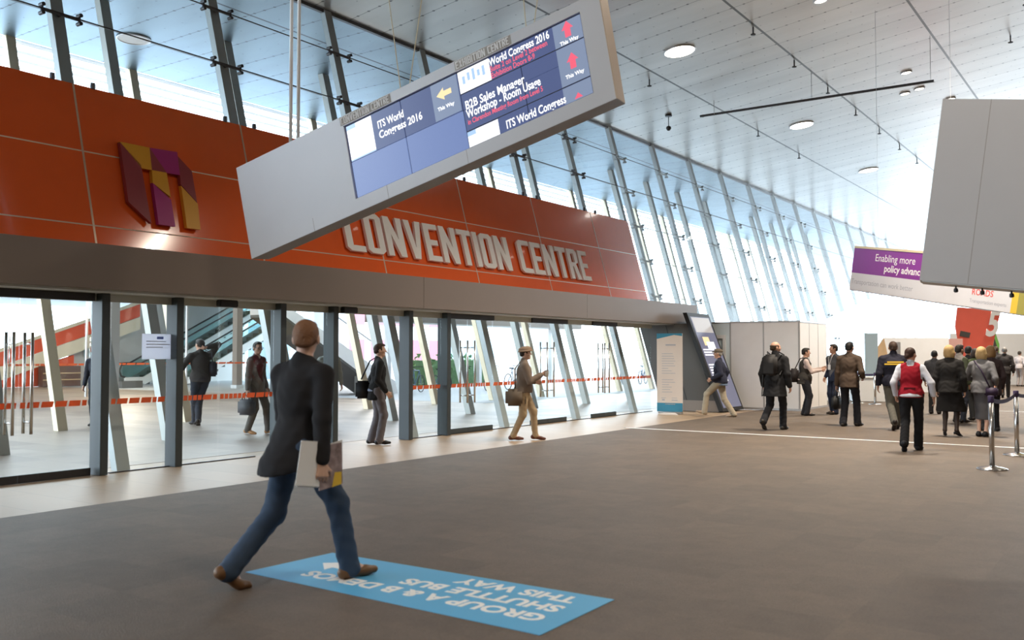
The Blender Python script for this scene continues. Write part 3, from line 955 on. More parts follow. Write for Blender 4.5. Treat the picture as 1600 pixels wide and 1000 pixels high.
# ------------------------------------------------------------------ hanging bar, ceiling lamps, sprinklers
hb = empty('hanging_bar', label='long thin horizontal bar hung on wires below the ceiling at upper right', cat='bar')
MB().tube([(-10.85, 25.2, 8.46), (-4.5, 25.0, 8.38)], .035, 8).build('bar', M['dark_steel'], hb)
for x in (-10.4, -7.6, -4.6):
    MB().tube([(x, 25.15, 8.44), (x, 25.15, ceil_z(x))], .007, 6).build('wire', M['alu'], hb)
def disc(x, y, r, nm, label, m, cat='lamp', group=None, zc=None):
    z = ceil_z(x) if zc is None else zc
    t = empty(nm, (x, y, z - .004), label=label, cat=cat, group=group)
    if zc is None: t.rotation_euler = (0, -math.atan(CS), 0)
    MB().lathe([(r, -.012), (r, 0)], 32).build('diffuser', m, t)
    MB().tube([((r + .012) * math.cos(a * PI / 16), (r + .012) * math.sin(a * PI / 16), -.008) for a in range(32)], .02, 6, closed=True).build('rim', M['alu'], t, smooth=True)
    return t
disc(-9.5, 20.84, .37, 'ceiling_lamp', 'large round ceiling lamp just right of the tilted screen sign, nearest of its row', M['lamp'])
disc(-9.4, 30.0, .37, 'ceiling_lamp', 'round ceiling lamp in the middle of the row of three', M['lamp'])
disc(-9.5, 38.9, .37, 'ceiling_lamp', 'furthest round ceiling lamp of the row, above the purple banner', M['lamp'])
disc(-18.2, 11.7, .33, 'soffit_lamp', 'pale round lamp in the blue outside soffit at upper left', M['cleanwhite'], zc=8.395)
for x, y, l in ((-6.03, 20.7, 'small round ceiling fitting at the top edge of the photo'), (-5.68, 27.6, 'small pale spotlight in the ceiling above the right end of the hanging bar'),
                (-6.14, 29.6, 'small pale spotlight in the ceiling, left one of the pair under the hanging bar'), (-5.71, 29.5, 'small pale spotlight in the ceiling, right one of the pair under the hanging bar'), (-5.2, 31.5, 'small pale spotlight in the ceiling just left of the plain silver sign')):
    disc(x, y, .13, 'ceiling_spotlight', l, M['bulb'])
pend = [(1175, 42), (1238, 95), (1285, 133), (1330, 170), (1367, 202), (1398, 228), (1424, 250)]
sp0 = None
for i in range(7):
    x, y = -7.66, 20.9 + 3.0 * i
    if sp0 is None:
        sp0 = empty('sprinkler', (x, y, ceil_z(x)), label='small dark sprinkler head hanging under the sloping ceiling', cat='sprinkler', group='sprinklers along the ceiling joint')
        MB().tube([(0, 0, 0), (0, 0, -.16)], .018, 6).build('pipe', M['dark_steel'], sp0)
        MB().lathe([(.02, -.16), (.06, -.17), (.06, -.19), (.02, -.2)], 10).build('head', M['dark_steel'], sp0)
    else:
        c = copy_tree(sp0); c.location = (x, y, ceil_z(x))
for x, y in ((-10.6, 25.3 + 4), (-10.6, 33.5), (-3.2, 22.5), (-2.4, 24.5), (-3.0, 27), (-10.9, 22.0)):
    c = copy_tree(sp0); c.location = (x, y, ceil_z(x)); c['group'] = 'sprinklers scattered over the ceiling'; c['label'] = 'small dark sprinkler head away from the long ceiling joint'
cm = empty('ceiling_camera', (-11.86, 25.2, ceil_z(-11.86)), label='small dark dome camera on a short stem under the ceiling right of the sign', cat='camera')
MB().lathe([(.10, -.05), (.10, 0)], 14).build('mount', M['dark_steel'], cm)
MB().tube([(0, 0, -.04), (0, 0, -.34)], .012, 6).build('stem', M['dark_steel'], cm)
MB().lathe([(.02, -.33), (.07, -.36), (.075, -.42), (.04, -.47), (.01, -.48)], 14).build('dome', M['black'], cm, smooth=True)

# ------------------------------------------------------------------ belt barriers
def stanchion(x, y, label, h=.97):
    t = empty('barrier_post', (x, y, .012), label=label, cat='barrier post')
    MB().lathe([(.19, 0), (.19, .012), (.17, .025), (.06, .04), (.035, .055)], 32).build('base', M['chrome'], t, smooth=True)
    MB().lathe([(.033, .05), (.033, h - .09)], 20).build('pole', M['chrome'], t, smooth=True)
    MB().lathe([(.036, h - .09), (.038, h - .085), (.038, h - .005), (.03, h)], 20).build('belt_head', M['belt'], t, smooth=True)
    return t
def belt(p, q, label, sag=.05, h=.055):
    p, q = Vector(p), Vector(q)
    m_ = MB()
    n = 12
    pts = [p.lerp(q, i / n) - Vector((0, 0, sag * 4 * (i / n) * (1 - i / n))) for i in range(n + 1)]
    side = (q - p).cross(Vector((0, 0, 1))).normalized() * .002
    v = []
    for a in pts:
        v += [a + side + Vector((0, 0, h / 2)), a - side + Vector((0, 0, h / 2)), a - side - Vector((0, 0, h / 2)), a + side - Vector((0, 0, h / 2))]
    f = [(i * 4 + k, i * 4 + (k + 1) % 4, i * 4 + 4 + (k + 1) % 4, i * 4 + 4 + k) for i in range(n) for k in range(4)]
    f += [(3, 2, 1, 0), (n * 4, n * 4 + 1, n * 4 + 2, n * 4 + 3)]
    m_.add(v, f)
    return m_.build('barrier_belt', M['belt'], None, label=label, cat='belt')
stanchion(-1.83, 13.68, 'nearest chrome barrier post with a round base, at the end of the purple belt')
stanchion(-1.77, 15.75, 'second chrome barrier post, touching the right edge beyond the nearest one')
stanchion(-1.70, 17.9, 'chrome barrier post whose base alone shows at the right edge, above the second')
belt((-1.83, 13.72, .925), (-1.77, 15.71, .925), 'purple belt sagging between the two nearest chrome barrier posts', .06)
belt((-1.77, 15.79, .925), (-1.70, 17.86, .925), 'purple belt leading off the second barrier post at the right edge', .06)
stanchion(-7.55, 29.3, 'far chrome barrier post left, in front of the white table', .95)
stanchion(-6.98, 29.0, 'far chrome barrier post right, in front of the white table', .95)
belt((-7.5, 29.28, .90), (-7.03, 29.02, .90), 'short purple belt between the two far barrier posts', .01)

# ------------------------------------------------------------------ far end of the hall
tb = empty('table', label='long table under a white cloth at the far side of the hall', cat='table')
tp = [(-8.3, 31.2), (-6.4, 31.9), (-6.1, 31.1), (-8.0, 30.4)]
mb_ = MB()
mb_.prism([(x, y, .02) for x, y in tp], (0, 0, .74)); mb_.build('tablecloth', M['cloth'], tb)
MB().prism([(-8.35, 31.25, .765), (-6.35, 31.98, .765), (-6.03, 31.08, .765), (-8.03, 30.34, .765)], (0, 0, .02)).build('tabletop', M['cloth'], tb)
def slab(nm, x, y, rz, w, z0, z1, m, label, cat, t=.06):
    r = empty(nm, (x, y, 0), rz, label=label, cat=cat)
    MB().box(-w / 2, w / 2, -t / 2, t / 2, z0, z1).build('board', m, r)
    return r
RZ = .56
def at(px, d):   # world position at a picture column and distance, used to lay out the far end
    rx = (px - 800) / 1450.0
    return (-math.sin(YAW) * d + math.cos(YAW) * rx * d, math.cos(YAW) * d + math.sin(YAW) * rx * d)
x, y = at(1361, 33); r = slab('display_board', x, y, RZ, .45, .012, 2.25, M['lightblue'], 'pale blue upright board just left of the far white walls', 'board')
x, y = at(1431, 36.5); r = slab('partition_wall', x, y, RZ, 2.5, .012, 2.15, M['whitewall'], 'white partition behind the people at far right', 'partition', .1)
x, y = at(1440, 36.3); MB().box(-.5, .5, -.03, 0, .05, 2.05).build('door_leaf', M['boothblue'], r)
x, y = at(1377, 34.5)
r = empty('sculpture_panel', (x, y, 0), RZ, label='curved plywood panel standing beside the pale blue board', cat='panel')
MB().prism([(-.2, 0, .012), (.22, 0, .012), (.28, 0, 1.2), (.1, 0, 2.1), (-.18, 0, 1.7), (-.28, 0, .9)], (0, .08, 0)).build('cutout', M['wood'], r)
x, y = at(1399, 34.0)
r = empty('control_box', (x, y, 0), RZ, label='small grey box on a thin stand in front of the far white partition', cat='box')
MB().box(-.16, .16, -.05, .05, 1.45, 1.95).build('casing', M['alu'], r)
MB().box(-.02, .02, -.02, .02, .012, 1.45).build('stand', M['alu'], r)
x, y = at(1487, 37.5); r = slab('poster_board', x, y, RZ, .85, .8, 2.13, M['pinkposter'], 'dull pink poster left of the hanging red banner', 'poster', .04)
MB().box(-.24, .24, -.03, -.021, 1.45, 1.52).build('printed_line', M['red_text'], r)
MB().box(-.24, .24, -.03, -.021, 1.60, 1.66).build('printed_line', M['red_text'], r)
for sx in (-.4, .4): MB().box(sx - .02, sx + .02, -.02, .02, .012, .8).build('leg', M['alu'], r)
x, y = at(1575, 45); r = slab('partition_wall', x, y, RZ, 5.5, .012, 2.5, M['lobbywall'], 'far white partition closing the hall behind the two men in dark suits', 'partition', .1)
MB().box(.8, 1.5, -.07, -.051, .8, 1.9).build('poster', M['beige'], r)

# big red banner with the figure five
x, y = at(1530, 39.5)
f5 = empty('hanging_banner', label='large coral red hanging banner carrying a white figure five at far right', cat='banner')
k_ = 39.5 / 1450.0
def Q(px, py, d=0): return Vector((x, y, 1.54)) + Vector((math.cos(YAW), math.sin(YAW), 0)) * ((px - 1530) * k_) + Vector((0, 0, (552 - py) * k_)) + Vector((math.sin(YAW), -math.cos(YAW), 0)) * d
def qpoly(pts, nm, m, d=0, t=.04): return MB().prism([Q(*p, d) for p in pts], Vector((math.sin(YAW), -math.cos(YAW), 0)) * t).build(nm, m, f5)
qpoly([(1496, 480), (1552, 484), (1563, 490), (1556, 515), (1549, 548), (1549, 566), (1502, 566), (1492, 510)], 'fabric', M['coral'])
qpoly([(1555, 520), (1561, 538), (1560, 556), (1549, 556)], 'green_corner', M['green'], -.02)
qpoly([(1553, 530), (1559, 552), (1549, 552)], 'dark_corner', M['darkwall'], .03)
qpoly([(1500, 517), (1515, 520), (1513, 528), (1498, 525)], 'dark_patch', M['darkwall'], .05)
fr5 = frame(Q(1538, 524, .05), (math.cos(YAW), math.sin(YAW), 0), (.0, 0, 1)) @ Matrix(((1, .22, 0, 0), (0, 1, 0, 0), (0, 0, 1, 0), (0, 0, 0, 1)))
text_part('figure_five', '5', fr5, 1.5, M['cleanwhite'], f5, depth=.01, bold=.03, xs=.72)
for px in (1505, 1545):
    p = Q(px, 483)
    MB().tube([p, (p.x, p.y, ceil_z(p.x) + .05)], .01, 6).build('suspension_wire', M['alu'], f5)

# ------------------------------------------------------------------ the lobby behind the doors
MB().box(-52, -24, 4, 34.5, 4.25, 4.6).build('ceiling_lobby', M['signgrey'], kind='structure')
for i, (x0, x1_, y) in enumerate([(-44, -27, 18.5), (-44, -27, 23.5), (-44, -27, 28.5), (-44, -27, 13.5)]):
    t = empty('strip_light', label=['glowing strip light under the lobby ceiling, second from the left', 'glowing strip light under the lobby ceiling, above the escalators', 'glowing strip light under the lobby ceiling, furthest right', 'glowing strip light under the lobby ceiling, furthest left'][i], cat='lamp')
    MB().box(x0, x1_, y - .06, y + .06, 4.21, 4.245).build('diffuser', M['lobby_light'], t)
    MB().box(x0, x1_, y + .061, y + .09, 4.20, 4.245).build('edging', M['alu'], t)
for n, (a, b) in enumerate([(10.0, 14.0), (14.1, 18.2), (18.3, 22.3), (22.4, 26.5)]):
    w = empty('window_%d' % (20 + n), kind='structure')
    MB().box(-31.01, -30.99, a, b, .02, 4.2).build('glass_panel', M['glass'], w)
    stripe(w, a, b, -30.985, 1.15, .2)
    if n in (1, 2): handles(w, a + (1.5 if n == 1 else .1), .75, 2.1, -30.9)
    MB().box(-31.04, -30.96, a - .05, a, 0.01, 4.22).build('mullion_bar', M['alu'], w)

def polyx(pts, X, t, nm, m, parent):
    return MB().prism([(X, a, b) for a, b in pts], (-t, 0, 0)).build(nm, m, parent)
# orange stair
st_ = empty('orange_staircase', label='wide staircase with an orange-red side and cream stringers beyond the glass doors', cat='staircase')
SXX = -42
a0, b0, a1, b1 = 20.0, 1.35, 27.6, 4.05
sl_ = (b1 - b0) / (a1 - a0)
def band(zb, th, nm, m, X=SXX, t=.12, y0=a0, y1=a1):
    q = lambda y: b0 + (y - a0) * sl_
    return polyx([(y0, q(y0) + zb), (y1, q(y1) + zb), (y1, q(y1) + zb + th), (y0, q(y0) + zb + th)], X, t, nm, m, st_)
band(-.02, .14, 'handrail_band', M['stair_cream'])
band(-.66, .62, 'orange_parapet', M['stair_red'], -42.04)
band(-1.30, .62, 'cream_stringer', M['stair_cream'])
def wedge():
    pts = [(19.0, .02), (24.3, .02), (24.3, b0 + 4.3 * sl_ - 1.32), (20.0, b0 - 1.32), (19, b0 - 1.6)]
    return polyx([(19.6, .02), (24.2, .02), (24.2, 1.45)], -42.1, .2, 'orange_wall', M['stair_red'], st_)
wedge()
for k in range(18):
    yk = 20 + k * .42; zk = max(.1, b0 + (yk - a0) * sl_ - 1.0)
    if k % 1 == 0:
        MB().box(-44.6, -42.2, yk, yk + .46, max(.01, zk - .2), zk).build('step', M['stair_cream'], st_)
sh = empty('low_cabinet', label='row of low dark brown shelf cabinet under the orange staircase', cat='cabinet')
M['brown'] = mat('dark_brown_wood', (0.13, 0.06, 0.04), 0.6)
MB().box(-41.9, -41.5, 22.4, 24.2, .02, .95).build('body', M['brown'], sh)
for z in (.3, .6): MB().box(-41.49, -41.47, 22.4, 24.2, z, z + .05).build('shelf', M['wood'], sh)
# white wedge wall under the stair and escalators
ww = MB().prism([(-42.6, 24.3, .02), (-42.6, 34.5, .02), (-42.6, 34.5, 4.24), (-42.6, 27.6, 4.1), (-42.6, 24.3, 2.2)], (-.2, 0, 0)).build('wall_lobby', M['lobbywall'], kind='structure')
nb = MB().box(-42.5, -42.46, 24.9, 25.5, 1.4, 1.95).build('notice_board', M['lightblue'], None, label='small blue and red notice on the white wall behind the second cream column', cat='notice')
MB().box(-42.459, -42.45, 25.2, 25.48, 1.6, 1.92).build('red_panel', M['coral'], nb)
# escalators
def escalator(X, y0, label, w=1.0):
    e = empty('escalator', label=label, cat='escalator')
    L = 7.6; y1 = y0 + L; rise = 4.0; s_ = rise / L
    for side in (0, 1):
        xx = X - side * w
        polyx([(y0 - .8, .02), (y0 + .3, .02), (y1, rise - .25), (y1, rise + .18), (y0 + .2, .38), (y0 - .8, .38)], xx, .1, 'skirt_panel', M['cleanwhite'] if side == 0 else M['alu'], e)
        polyx([(y0 - .9, .36), (y0 + .2, .36), (y1, rise + .12), (y1, rise + .80), (y0 + .1, 1.02), (y0 - .9, .98)], xx - .04, .02, 'glass_balustrade', M['escglass'], e)
        MB().tube([(xx - .05, y0 - .6, .32), (xx - .05, y0 - .98, .45), (xx - .05, y0 - 1.08, .7), (xx - .05, y0 - .98, .95), (xx - .05, y0 - .7, 1.03), (xx - .05, y0 + .1, 1.06), (xx - .05, y1, rise + .84)], .045, 8).build('handrail', M['rubber'], e, smooth=True)
    m_ = MB()
    for k in range(18):
        yk = y0 + .2 + k * .41; zk = .1 + k * .41 * s_
        m_.box(X - w + .02, X - .12, yk, yk + .42, zk - .12, zk + .14)
    m_.build('steps', M['darkwall'], e)
    MB().box(X - w, X, y0 - .9, y0 + .2, .012, .06).build('landing_plate', M['alu'], e)
    return e
M['escglass'] = glass_mat('escalator_glass', (0.78, 0.88, 0.88), .8)
escalator(-40.9, 26.9, 'escalator nearest the doors, rising to the right behind the glass')
escalator(-38.6, 27.9, 'escalator in front, its lower glass side rising to the right behind the man with his arm raised') if False else None
escalator(-38.9, 28.2, 'second escalator, rising right just behind the man with his arm raised')
MB().box(-37.5, -37.2, 23.6, 24.6, .01, .32).build('escalator_barrier', M['darkwall'], None, label='small dark barrier block at the foot of the escalators', cat='barrier')

for y, l in ((30.6, 'dark square lobby pillar to the right of the escalators'),):
    t = empty('lobby_pillar', label=l, cat='pillar')
    MB().box(-33.2, -32.9, 26.3, 26.6, .01, 4.24).build('shaft', M['beam'], t)
    MB().box(-33.24, -32.86, 26.26, 26.64, .01, .16).build('base', M['alu'], t)
t = empty('lobby_pillar', label='broad grey pillar seen just right of the first door post', cat='pillar')
MB().box(-26.2, -25.7, 15.7, 16.2, .01, 4.25).build('shaft', M['alu'], t)
MB().box(-26.25, -25.65, 15.65, 16.25, .01, .14).build('base', M['alu'], t)

# white outside ramp on posts
rp = empty('outside_stair', label='white stair flight descending to the right outside, behind the man in the blazer', cat='stair')
polyx([(21.0, 3.25), (26.8, .40), (26.8, .02), (26.2, .02), (21.0, 2.85)], -24, 1.6, 'flight', M['cleanwhite'], rp)
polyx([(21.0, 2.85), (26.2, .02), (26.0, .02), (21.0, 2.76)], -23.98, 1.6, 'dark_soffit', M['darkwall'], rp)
MB().box(-24.3, -24.05, 24.75, 24.95, .01, 1.02).build('support', M['darkwall'], rp)
MB().tube([(-24.05, 21.0, 4.1), (-24.05, 26.8, 1.3)], .03, 8).build('handrail', M['alu'], rp)

# street buildings seen through the glass
def building(name, x, y0, y1, h, m, label, rows, cols, wm, depth=8):
    t = empty(name, label=label, cat='building')
    MB().box(x - depth, x, y0, y1, -.05, h).build('wall', m, t)
    dy = (y1 - y0) / cols
    dz = h / rows
    for i in range(cols):
        for j in range(rows):
            w_ = MB().box(x - .1, x + .03, y0 + i * dy + dy * .15, y0 + (i + 1) * dy - dy * .15, j * dz + dz * .25, (j + 1) * dz - dz * .15).build('window', wm, t)
    MB().box(x - depth, x + .2, y0 - .1, y1 + .1, h, h + .3).build('parapet', m, t)
    return t
building('office_building', -62, 46, 58, 13, M['street_pale'], 'pale office block with bluish windows across the street', 4, 5, M['street_blue'])
building('office_building', -60, 60, 74, 10, M['street_pale'], 'lower pale block with maroon window panels across the street', 3, 5, M['street_maroon'])
building('office_building', -64, 78, 100, 15, M['street_pale'], 'long pale block furthest right across the street', 4, 6, M['street_blue'])
building('kiosk', -43, 37.2, 38.4, 4.0, M['street_blue'], 'blue glazed kiosk outside behind the white stair flight', 2, 2, M['lightblue'], 2.5)
hd = empty('hedge', label='low green hedge outside beyond the parked bicycles', cat='hedge')
random.seed(8)
m_ = MB()
for k in range(420):
    c = Vector((-29 + random.uniform(-.4, .4), 33 + random.uniform(0, 6.5), random.uniform(.1, 1.5)))
    a = [Vector((random.uniform(-1, 1), random.uniform(-1, 1), random.uniform(-1, 1))).normalized() * .16 for _ in range(3)]
    m_.add([c + a[0], c + a[1], c + a[2]], [(0, 1, 2)])
m_.build('leaves', M['leaf'], hd)
MB().box(-29.3, -28.7, 33.1, 39.4, .01, 1.2).build('branch_core', M['leaf'], hd)

# parked bicycles
def bicycle():
    t = empty('bicycle', (0, 0, .01))
    r = .33
    for y in (-.52, .52):
        w = MB().tube([(0, y + r * math.cos(a * PI / 10), r + r * math.sin(a * PI / 10)) for a in range(20)], .02, 6, closed=True).build('wheel', M['rubber'], t)
        sp_ = MB()
        for a in range(8): sp_.tube([(0, y, r), (0, y + (r - .01) * math.cos(a * PI / 4), r + (r - .01) * math.sin(a * PI / 4))], .003, 4)
        sp_.build('spokes', M['alu'], w)
    f = MB()
    bb, seat, head = (0, -.05, .3), (0, -.2, .85), (0, .35, .85)
    for p, q in ((bb, seat), (bb, head), (seat, head), (bb, (0, -.52, .33)), ((0, -.17, .75), (0, -.52, .33)), (head, (0, .52, .33))):
        f.tube([p, q], .018, 6)
    f.build('frame', M['bike'], t)
    MB().tube([(-.25, .28, .98), (-.15, .38, 1.0), (.15, .38, 1.0), (.25, .28, .98)], .014, 6).build('handlebar', M['black'], t)
    MB().box(-.06, .06, -.34, -.1, .87, .92).build('saddle', M['black'], t, bevel=.01)
    return t
b0_ = bicycle()
spots = [(-23.8, 27.6, .3, 'first parked bicycle, partly behind the leaning column left of the pair of posts'), (-23.4, 28.7, .2, 'second parked bicycle, seen between the two right door posts'),
         (-23.2, 29.9, .5, 'third parked bicycle, just right of the rightmost door post'), (-22.8, 31.2, .3, 'fourth parked bicycle, left of the tall door handles'), (-22.6, 32.6, .1, 'fifth parked bicycle, behind the tall door handles'),
         (-21.6, 40.4, .4, 'bicycle parked far right outside, left one of the pair'), (-21.2, 41.9, .2, 'bicycle parked far right outside, right one of the pair')]
for i, (x, y, rz, l) in enumerate(spots):
    b = b0_ if i == 0 else copy_tree(b0_)
    b.location = (x, y, .012); b.rotation_euler = (0, 0, rz)
    tag(b, l, 'bicycle', 'bicycles parked outside the glass')
# low outside canopy band seen through the top of the doors
cp = empty('outside_canopy', label='dark grey canopy edge outside, seen along the top of the right hand doors', cat='canopy')
MB().box(-27.5, -26, 28.6, 44.0, 2.85, 3.35).build('fascia_band', M['beam'], cp)
for y in (29.5, 36, 42.5): MB().box(-27.2, -27.0, y, y + .2, .01, 2.85).build('support', M['alu'], cp)
# PEOPLE

# ------------------------------------------------------------------ people: smooth bodies grown from blended limbs
def nets(F, xs, ys, zs):
    """surface of F = 0 on a stretched grid (surface nets)"""
    S = F < 0
    nx, ny, nz = F.shape
    a = S[:-1, :-1, :-1].astype(np.int8)
    tot = a.copy()
    cs = []
    for i in (0, 1):
        for j in (0, 1):
            for k in (0, 1):
                cs.append((i, j, k))
    tot = sum(S[i:nx - 1 + i, j:ny - 1 + j, k:nz - 1 + k].astype(np.int8) for i, j, k in cs)
    act = np.argwhere((tot > 0) & (tot < 8))
    if len(act) == 0: return np.zeros((0, 3)), np.zeros((0, 4), int)
    idx = -np.ones((nx - 1, ny - 1, nz - 1), dtype=np.int64)
    idx[act[:, 0], act[:, 1], act[:, 2]] = np.arange(len(act))
    P = np.zeros((len(act), 3)); W = np.zeros(len(act))
    ax = (xs, ys, zs)
    for c in cs:
        for d in range(3):
            if c[d] == 1: continue
            e = list(c); e[d] = 1
            i0 = act + np.array(c); i1 = act + np.array(e)
            f0 = F[i0[:, 0], i0[:, 1], i0[:, 2]]; f1 = F[i1[:, 0], i1[:, 1], i1[:, 2]]
            m = (f0 < 0) != (f1 < 0)
            t = np.where(m, f0 / np.where(m, f0 - f1, 1), 0)
            for q in range(3):
                p0 = ax[q][i0[:, q]]; p1 = ax[q][i1[:, q]]
                P[:, q] += np.where(m, p0 + (p1 - p0) * t, 0)
            W += m
    P /= W[:, None]
    quads = []
    for d in range(3):
        sl0 = [slice(1, n - 1) for n in (nx, ny, nz)]; sl1 = list(sl0)
        sl0[d] = slice(0, F.shape[d] - 1); sl1[d] = slice(1, F.shape[d])
        A = S[tuple(sl0)]; B = S[tuple(sl1)]
        e = np.argwhere(A != B)
        if len(e) == 0: continue
        flip = A[e[:, 0], e[:, 1], e[:, 2]]
        o = np.array([1, 1, 1]); o[d] = 0
        g = e + o
        u, v = [(1, 2), (2, 0), (0, 1)][d]
        def cell(du, dv):
            c = g.copy(); c[:, u] -= du; c[:, v] -= dv
            return idx[c[:, 0], c[:, 1], c[:, 2]]
        q = np.stack([cell(1, 1), cell(0, 1), cell(0, 0), cell(1, 0)], 1)
        q[~flip] = q[~flip][:, ::-1]
        quads.append(q)
    return P, np.concatenate(quads)


def axis(lo, hi, coarse, fine):
    """grid line positions from lo to hi, closer inside the given ranges"""
    out = [lo]
    while out[-1] < hi:
        st = coarse
        for a, b, f in fine:
            if a - 1e-6 <= out[-1] < b: st = min(st, f)
            elif out[-1] < a < out[-1] + st: st = max(min(st, a - out[-1]), f * .8)
        out.append(out[-1] + st)
    return np.array(out)


V = lambda *a: np.array(a, float)
def nrm(v): return v / max(1e-9, np.linalg.norm(v))

class Shape:
    def __init__(s): s.p = []; s.cut = []; s.fine = []
    def cone(s, a, b, ra, rb, k=.02, n=None, f=1.0):
        s.p.append(('c', np.array(a, float), np.array(b, float), ra, rb, k, None if n is None else nrm(np.array(n, float)), f)); return s
    def ell(s, c, r, k=.02, R=None):
        s.p.append(('e', np.array(c, float), np.array(r, float), k, R)); return s
    def sub(s, fn): s.cut.append(fn); return s
    def mesh(s, res, fine=(), wob=None):
        lo = np.full(3, 1e9); hi = -lo
        for p in s.p:
            if p[0] == 'c':
                for q, r in ((p[1], p[3]), (p[2], p[4])):
                    r = r * max(1, p[7]) + .01
                    lo = np.minimum(lo, q - r); hi = np.maximum(hi, q + r)
            else:
                r = max(p[2]) + .01
                lo = np.minimum(lo, p[1] - r); hi = np.maximum(hi, p[1] + r)
        lo -= .03; hi += .03
        ax = [axis(lo[i], hi[i], res, [(b[0][i], b[1][i], b[2]) for b in fine]) for i in range(3)]
        F = np.full([len(a) for a in ax], .3)
        for p in s.p:
            if p[0] == 'c': a, b, ra, rb, k, n, f = p[1:]; m = max(ra, rb) * max(1, f) + k + .03; l0 = np.minimum(a, b) - m; h0 = np.maximum(a, b) + m
            else: c, r, k, R = p[1:]; m = max(r) + k + .03; l0 = c - m; h0 = c + m
            i0 = [np.searchsorted(ax[i], l0[i]) for i in range(3)]; i1 = [np.searchsorted(ax[i], h0[i]) for i in range(3)]
            if any(i1[i] - i0[i] < 1 for i in range(3)): continue
            sl = tuple(slice(i0[i], i1[i]) for i in range(3))
            X = np.stack(np.meshgrid(*[ax[i][sl[i]] for i in range(3)], indexing='ij'), -1)
            if p[0] == 'c':
                Pv = X - a; ba = b - a
                if n is not None:
                    dn = Pv @ n; Pv = Pv + (dn * (1 / f - 1))[..., None] * n
                    bn = ba @ n; ba = ba + bn * (1 / f - 1) * n
                t = np.clip((Pv @ ba) / max(1e-9, ba @ ba), 0, 1)
                d = np.linalg.norm(Pv - t[..., None] * ba, axis=-1) - (ra + (rb - ra) * t)
                if f < 1: d = d * (f * .5 + .5)
            else:
                Y = X - c
                if R is not None: Y = Y @ R
                q = np.linalg.norm(Y / r, axis=-1); g = np.linalg.norm(Y / (r * r), axis=-1)
                d = np.where(g > 1e-6, q * (q - 1) / np.maximum(g, 1e-6), -min(r))
            G = F[sl]
            h = np.maximum(k - np.abs(G - d), 0) / k
            F[sl] = np.minimum(G, d) - h * h * k * .25
        if s.cut or wob:
            X = np.stack(np.meshgrid(*ax, indexing='ij'), -1)
            if wob:
                am, fr = wob
                F = F + am * (np.sin(X[..., 2] * fr + 3 * np.sin(X[..., 0] * fr * .5)) * np.sin(X[..., 1] * fr * .7 + X[..., 2] * fr * .4 + 1.3))
            for fn in s.cut: F = np.maximum(F, fn(X))
        return nets(F, *ax)


def np_obj(name, P, Q, m, parent=None, **tg):
    me = bpy.data.meshes.new(name)
    me.vertices.add(len(P)); me.vertices.foreach_set('co', np.ascontiguousarray(P, dtype=np.float32).ravel())
    me.loops.add(len(Q) * 4); me.loops.foreach_set('vertex_index', np.ascontiguousarray(Q, dtype=np.int32).ravel())
    me.polygons.add(len(Q)); me.polygons.foreach_set('loop_start', np.arange(0, len(Q) * 4, 4, dtype=np.int32))
    try: me.polygons.foreach_set('loop_total', np.full(len(Q), 4, dtype=np.int32))
    except Exception: pass
    me.update(calc_edges=True)
    me.validate()
    # keep only the main body of the surface (tiny crumbs off a cut are dropped)
    bm = bmesh.new(); bm.from_mesh(me)
    seen = set(); comps = []
    bm.verts.ensure_lookup_table()
    for v in bm.verts:
        if v.index in seen: continue
        st = [v]; seen.add(v.index); comp = []
        while st:
            q = st.pop(); comp.append(q)
            for e in q.link_edges:
                o = e.other_vert(q)
                if o.index not in seen: seen.add(o.index); st.append(o)
        comps.append(comp)
    if len(comps) > 1:
        comps.sort(key=len)
        for c in comps[:-1]:
            for v in c: bm.verts.remove(v)
    bm.to_mesh(me); bm.free()
    me.polygons.foreach_set('use_smooth', np.ones(len(me.polygons), dtype=bool))
    me.materials.append(m)
    o = bpy.data.objects.new(name, me)
    return link(o, parent, **tg)


def ik(a, c, l1, l2, pole):
    d = c - a; L = np.linalg.norm(d); L2 = min(L, (l1 + l2) * .999)
    c = a + d / L * L2
    x = (l1 * l1 - l2 * l2 + L2 * L2) / (2 * L2)
    h = math.sqrt(max(0, l1 * l1 - x * x))
    u = d / L; p = nrm(pole - u * (pole @ u))
    return a + u * x + p * h, c


def rotz(a): return np.array([[math.cos(a), -math.sin(a), 0], [math.sin(a), math.cos(a), 0], [0, 0, 1]])
def rotx(a): return np.array([[1, 0, 0], [0, math.cos(a), -math.sin(a)], [0, math.sin(a), math.cos(a)]])
def roty(a): return np.array([[math.cos(a), 0, math.sin(a)], [0, 1, 0], [-math.sin(a), 0, math.cos(a)]])


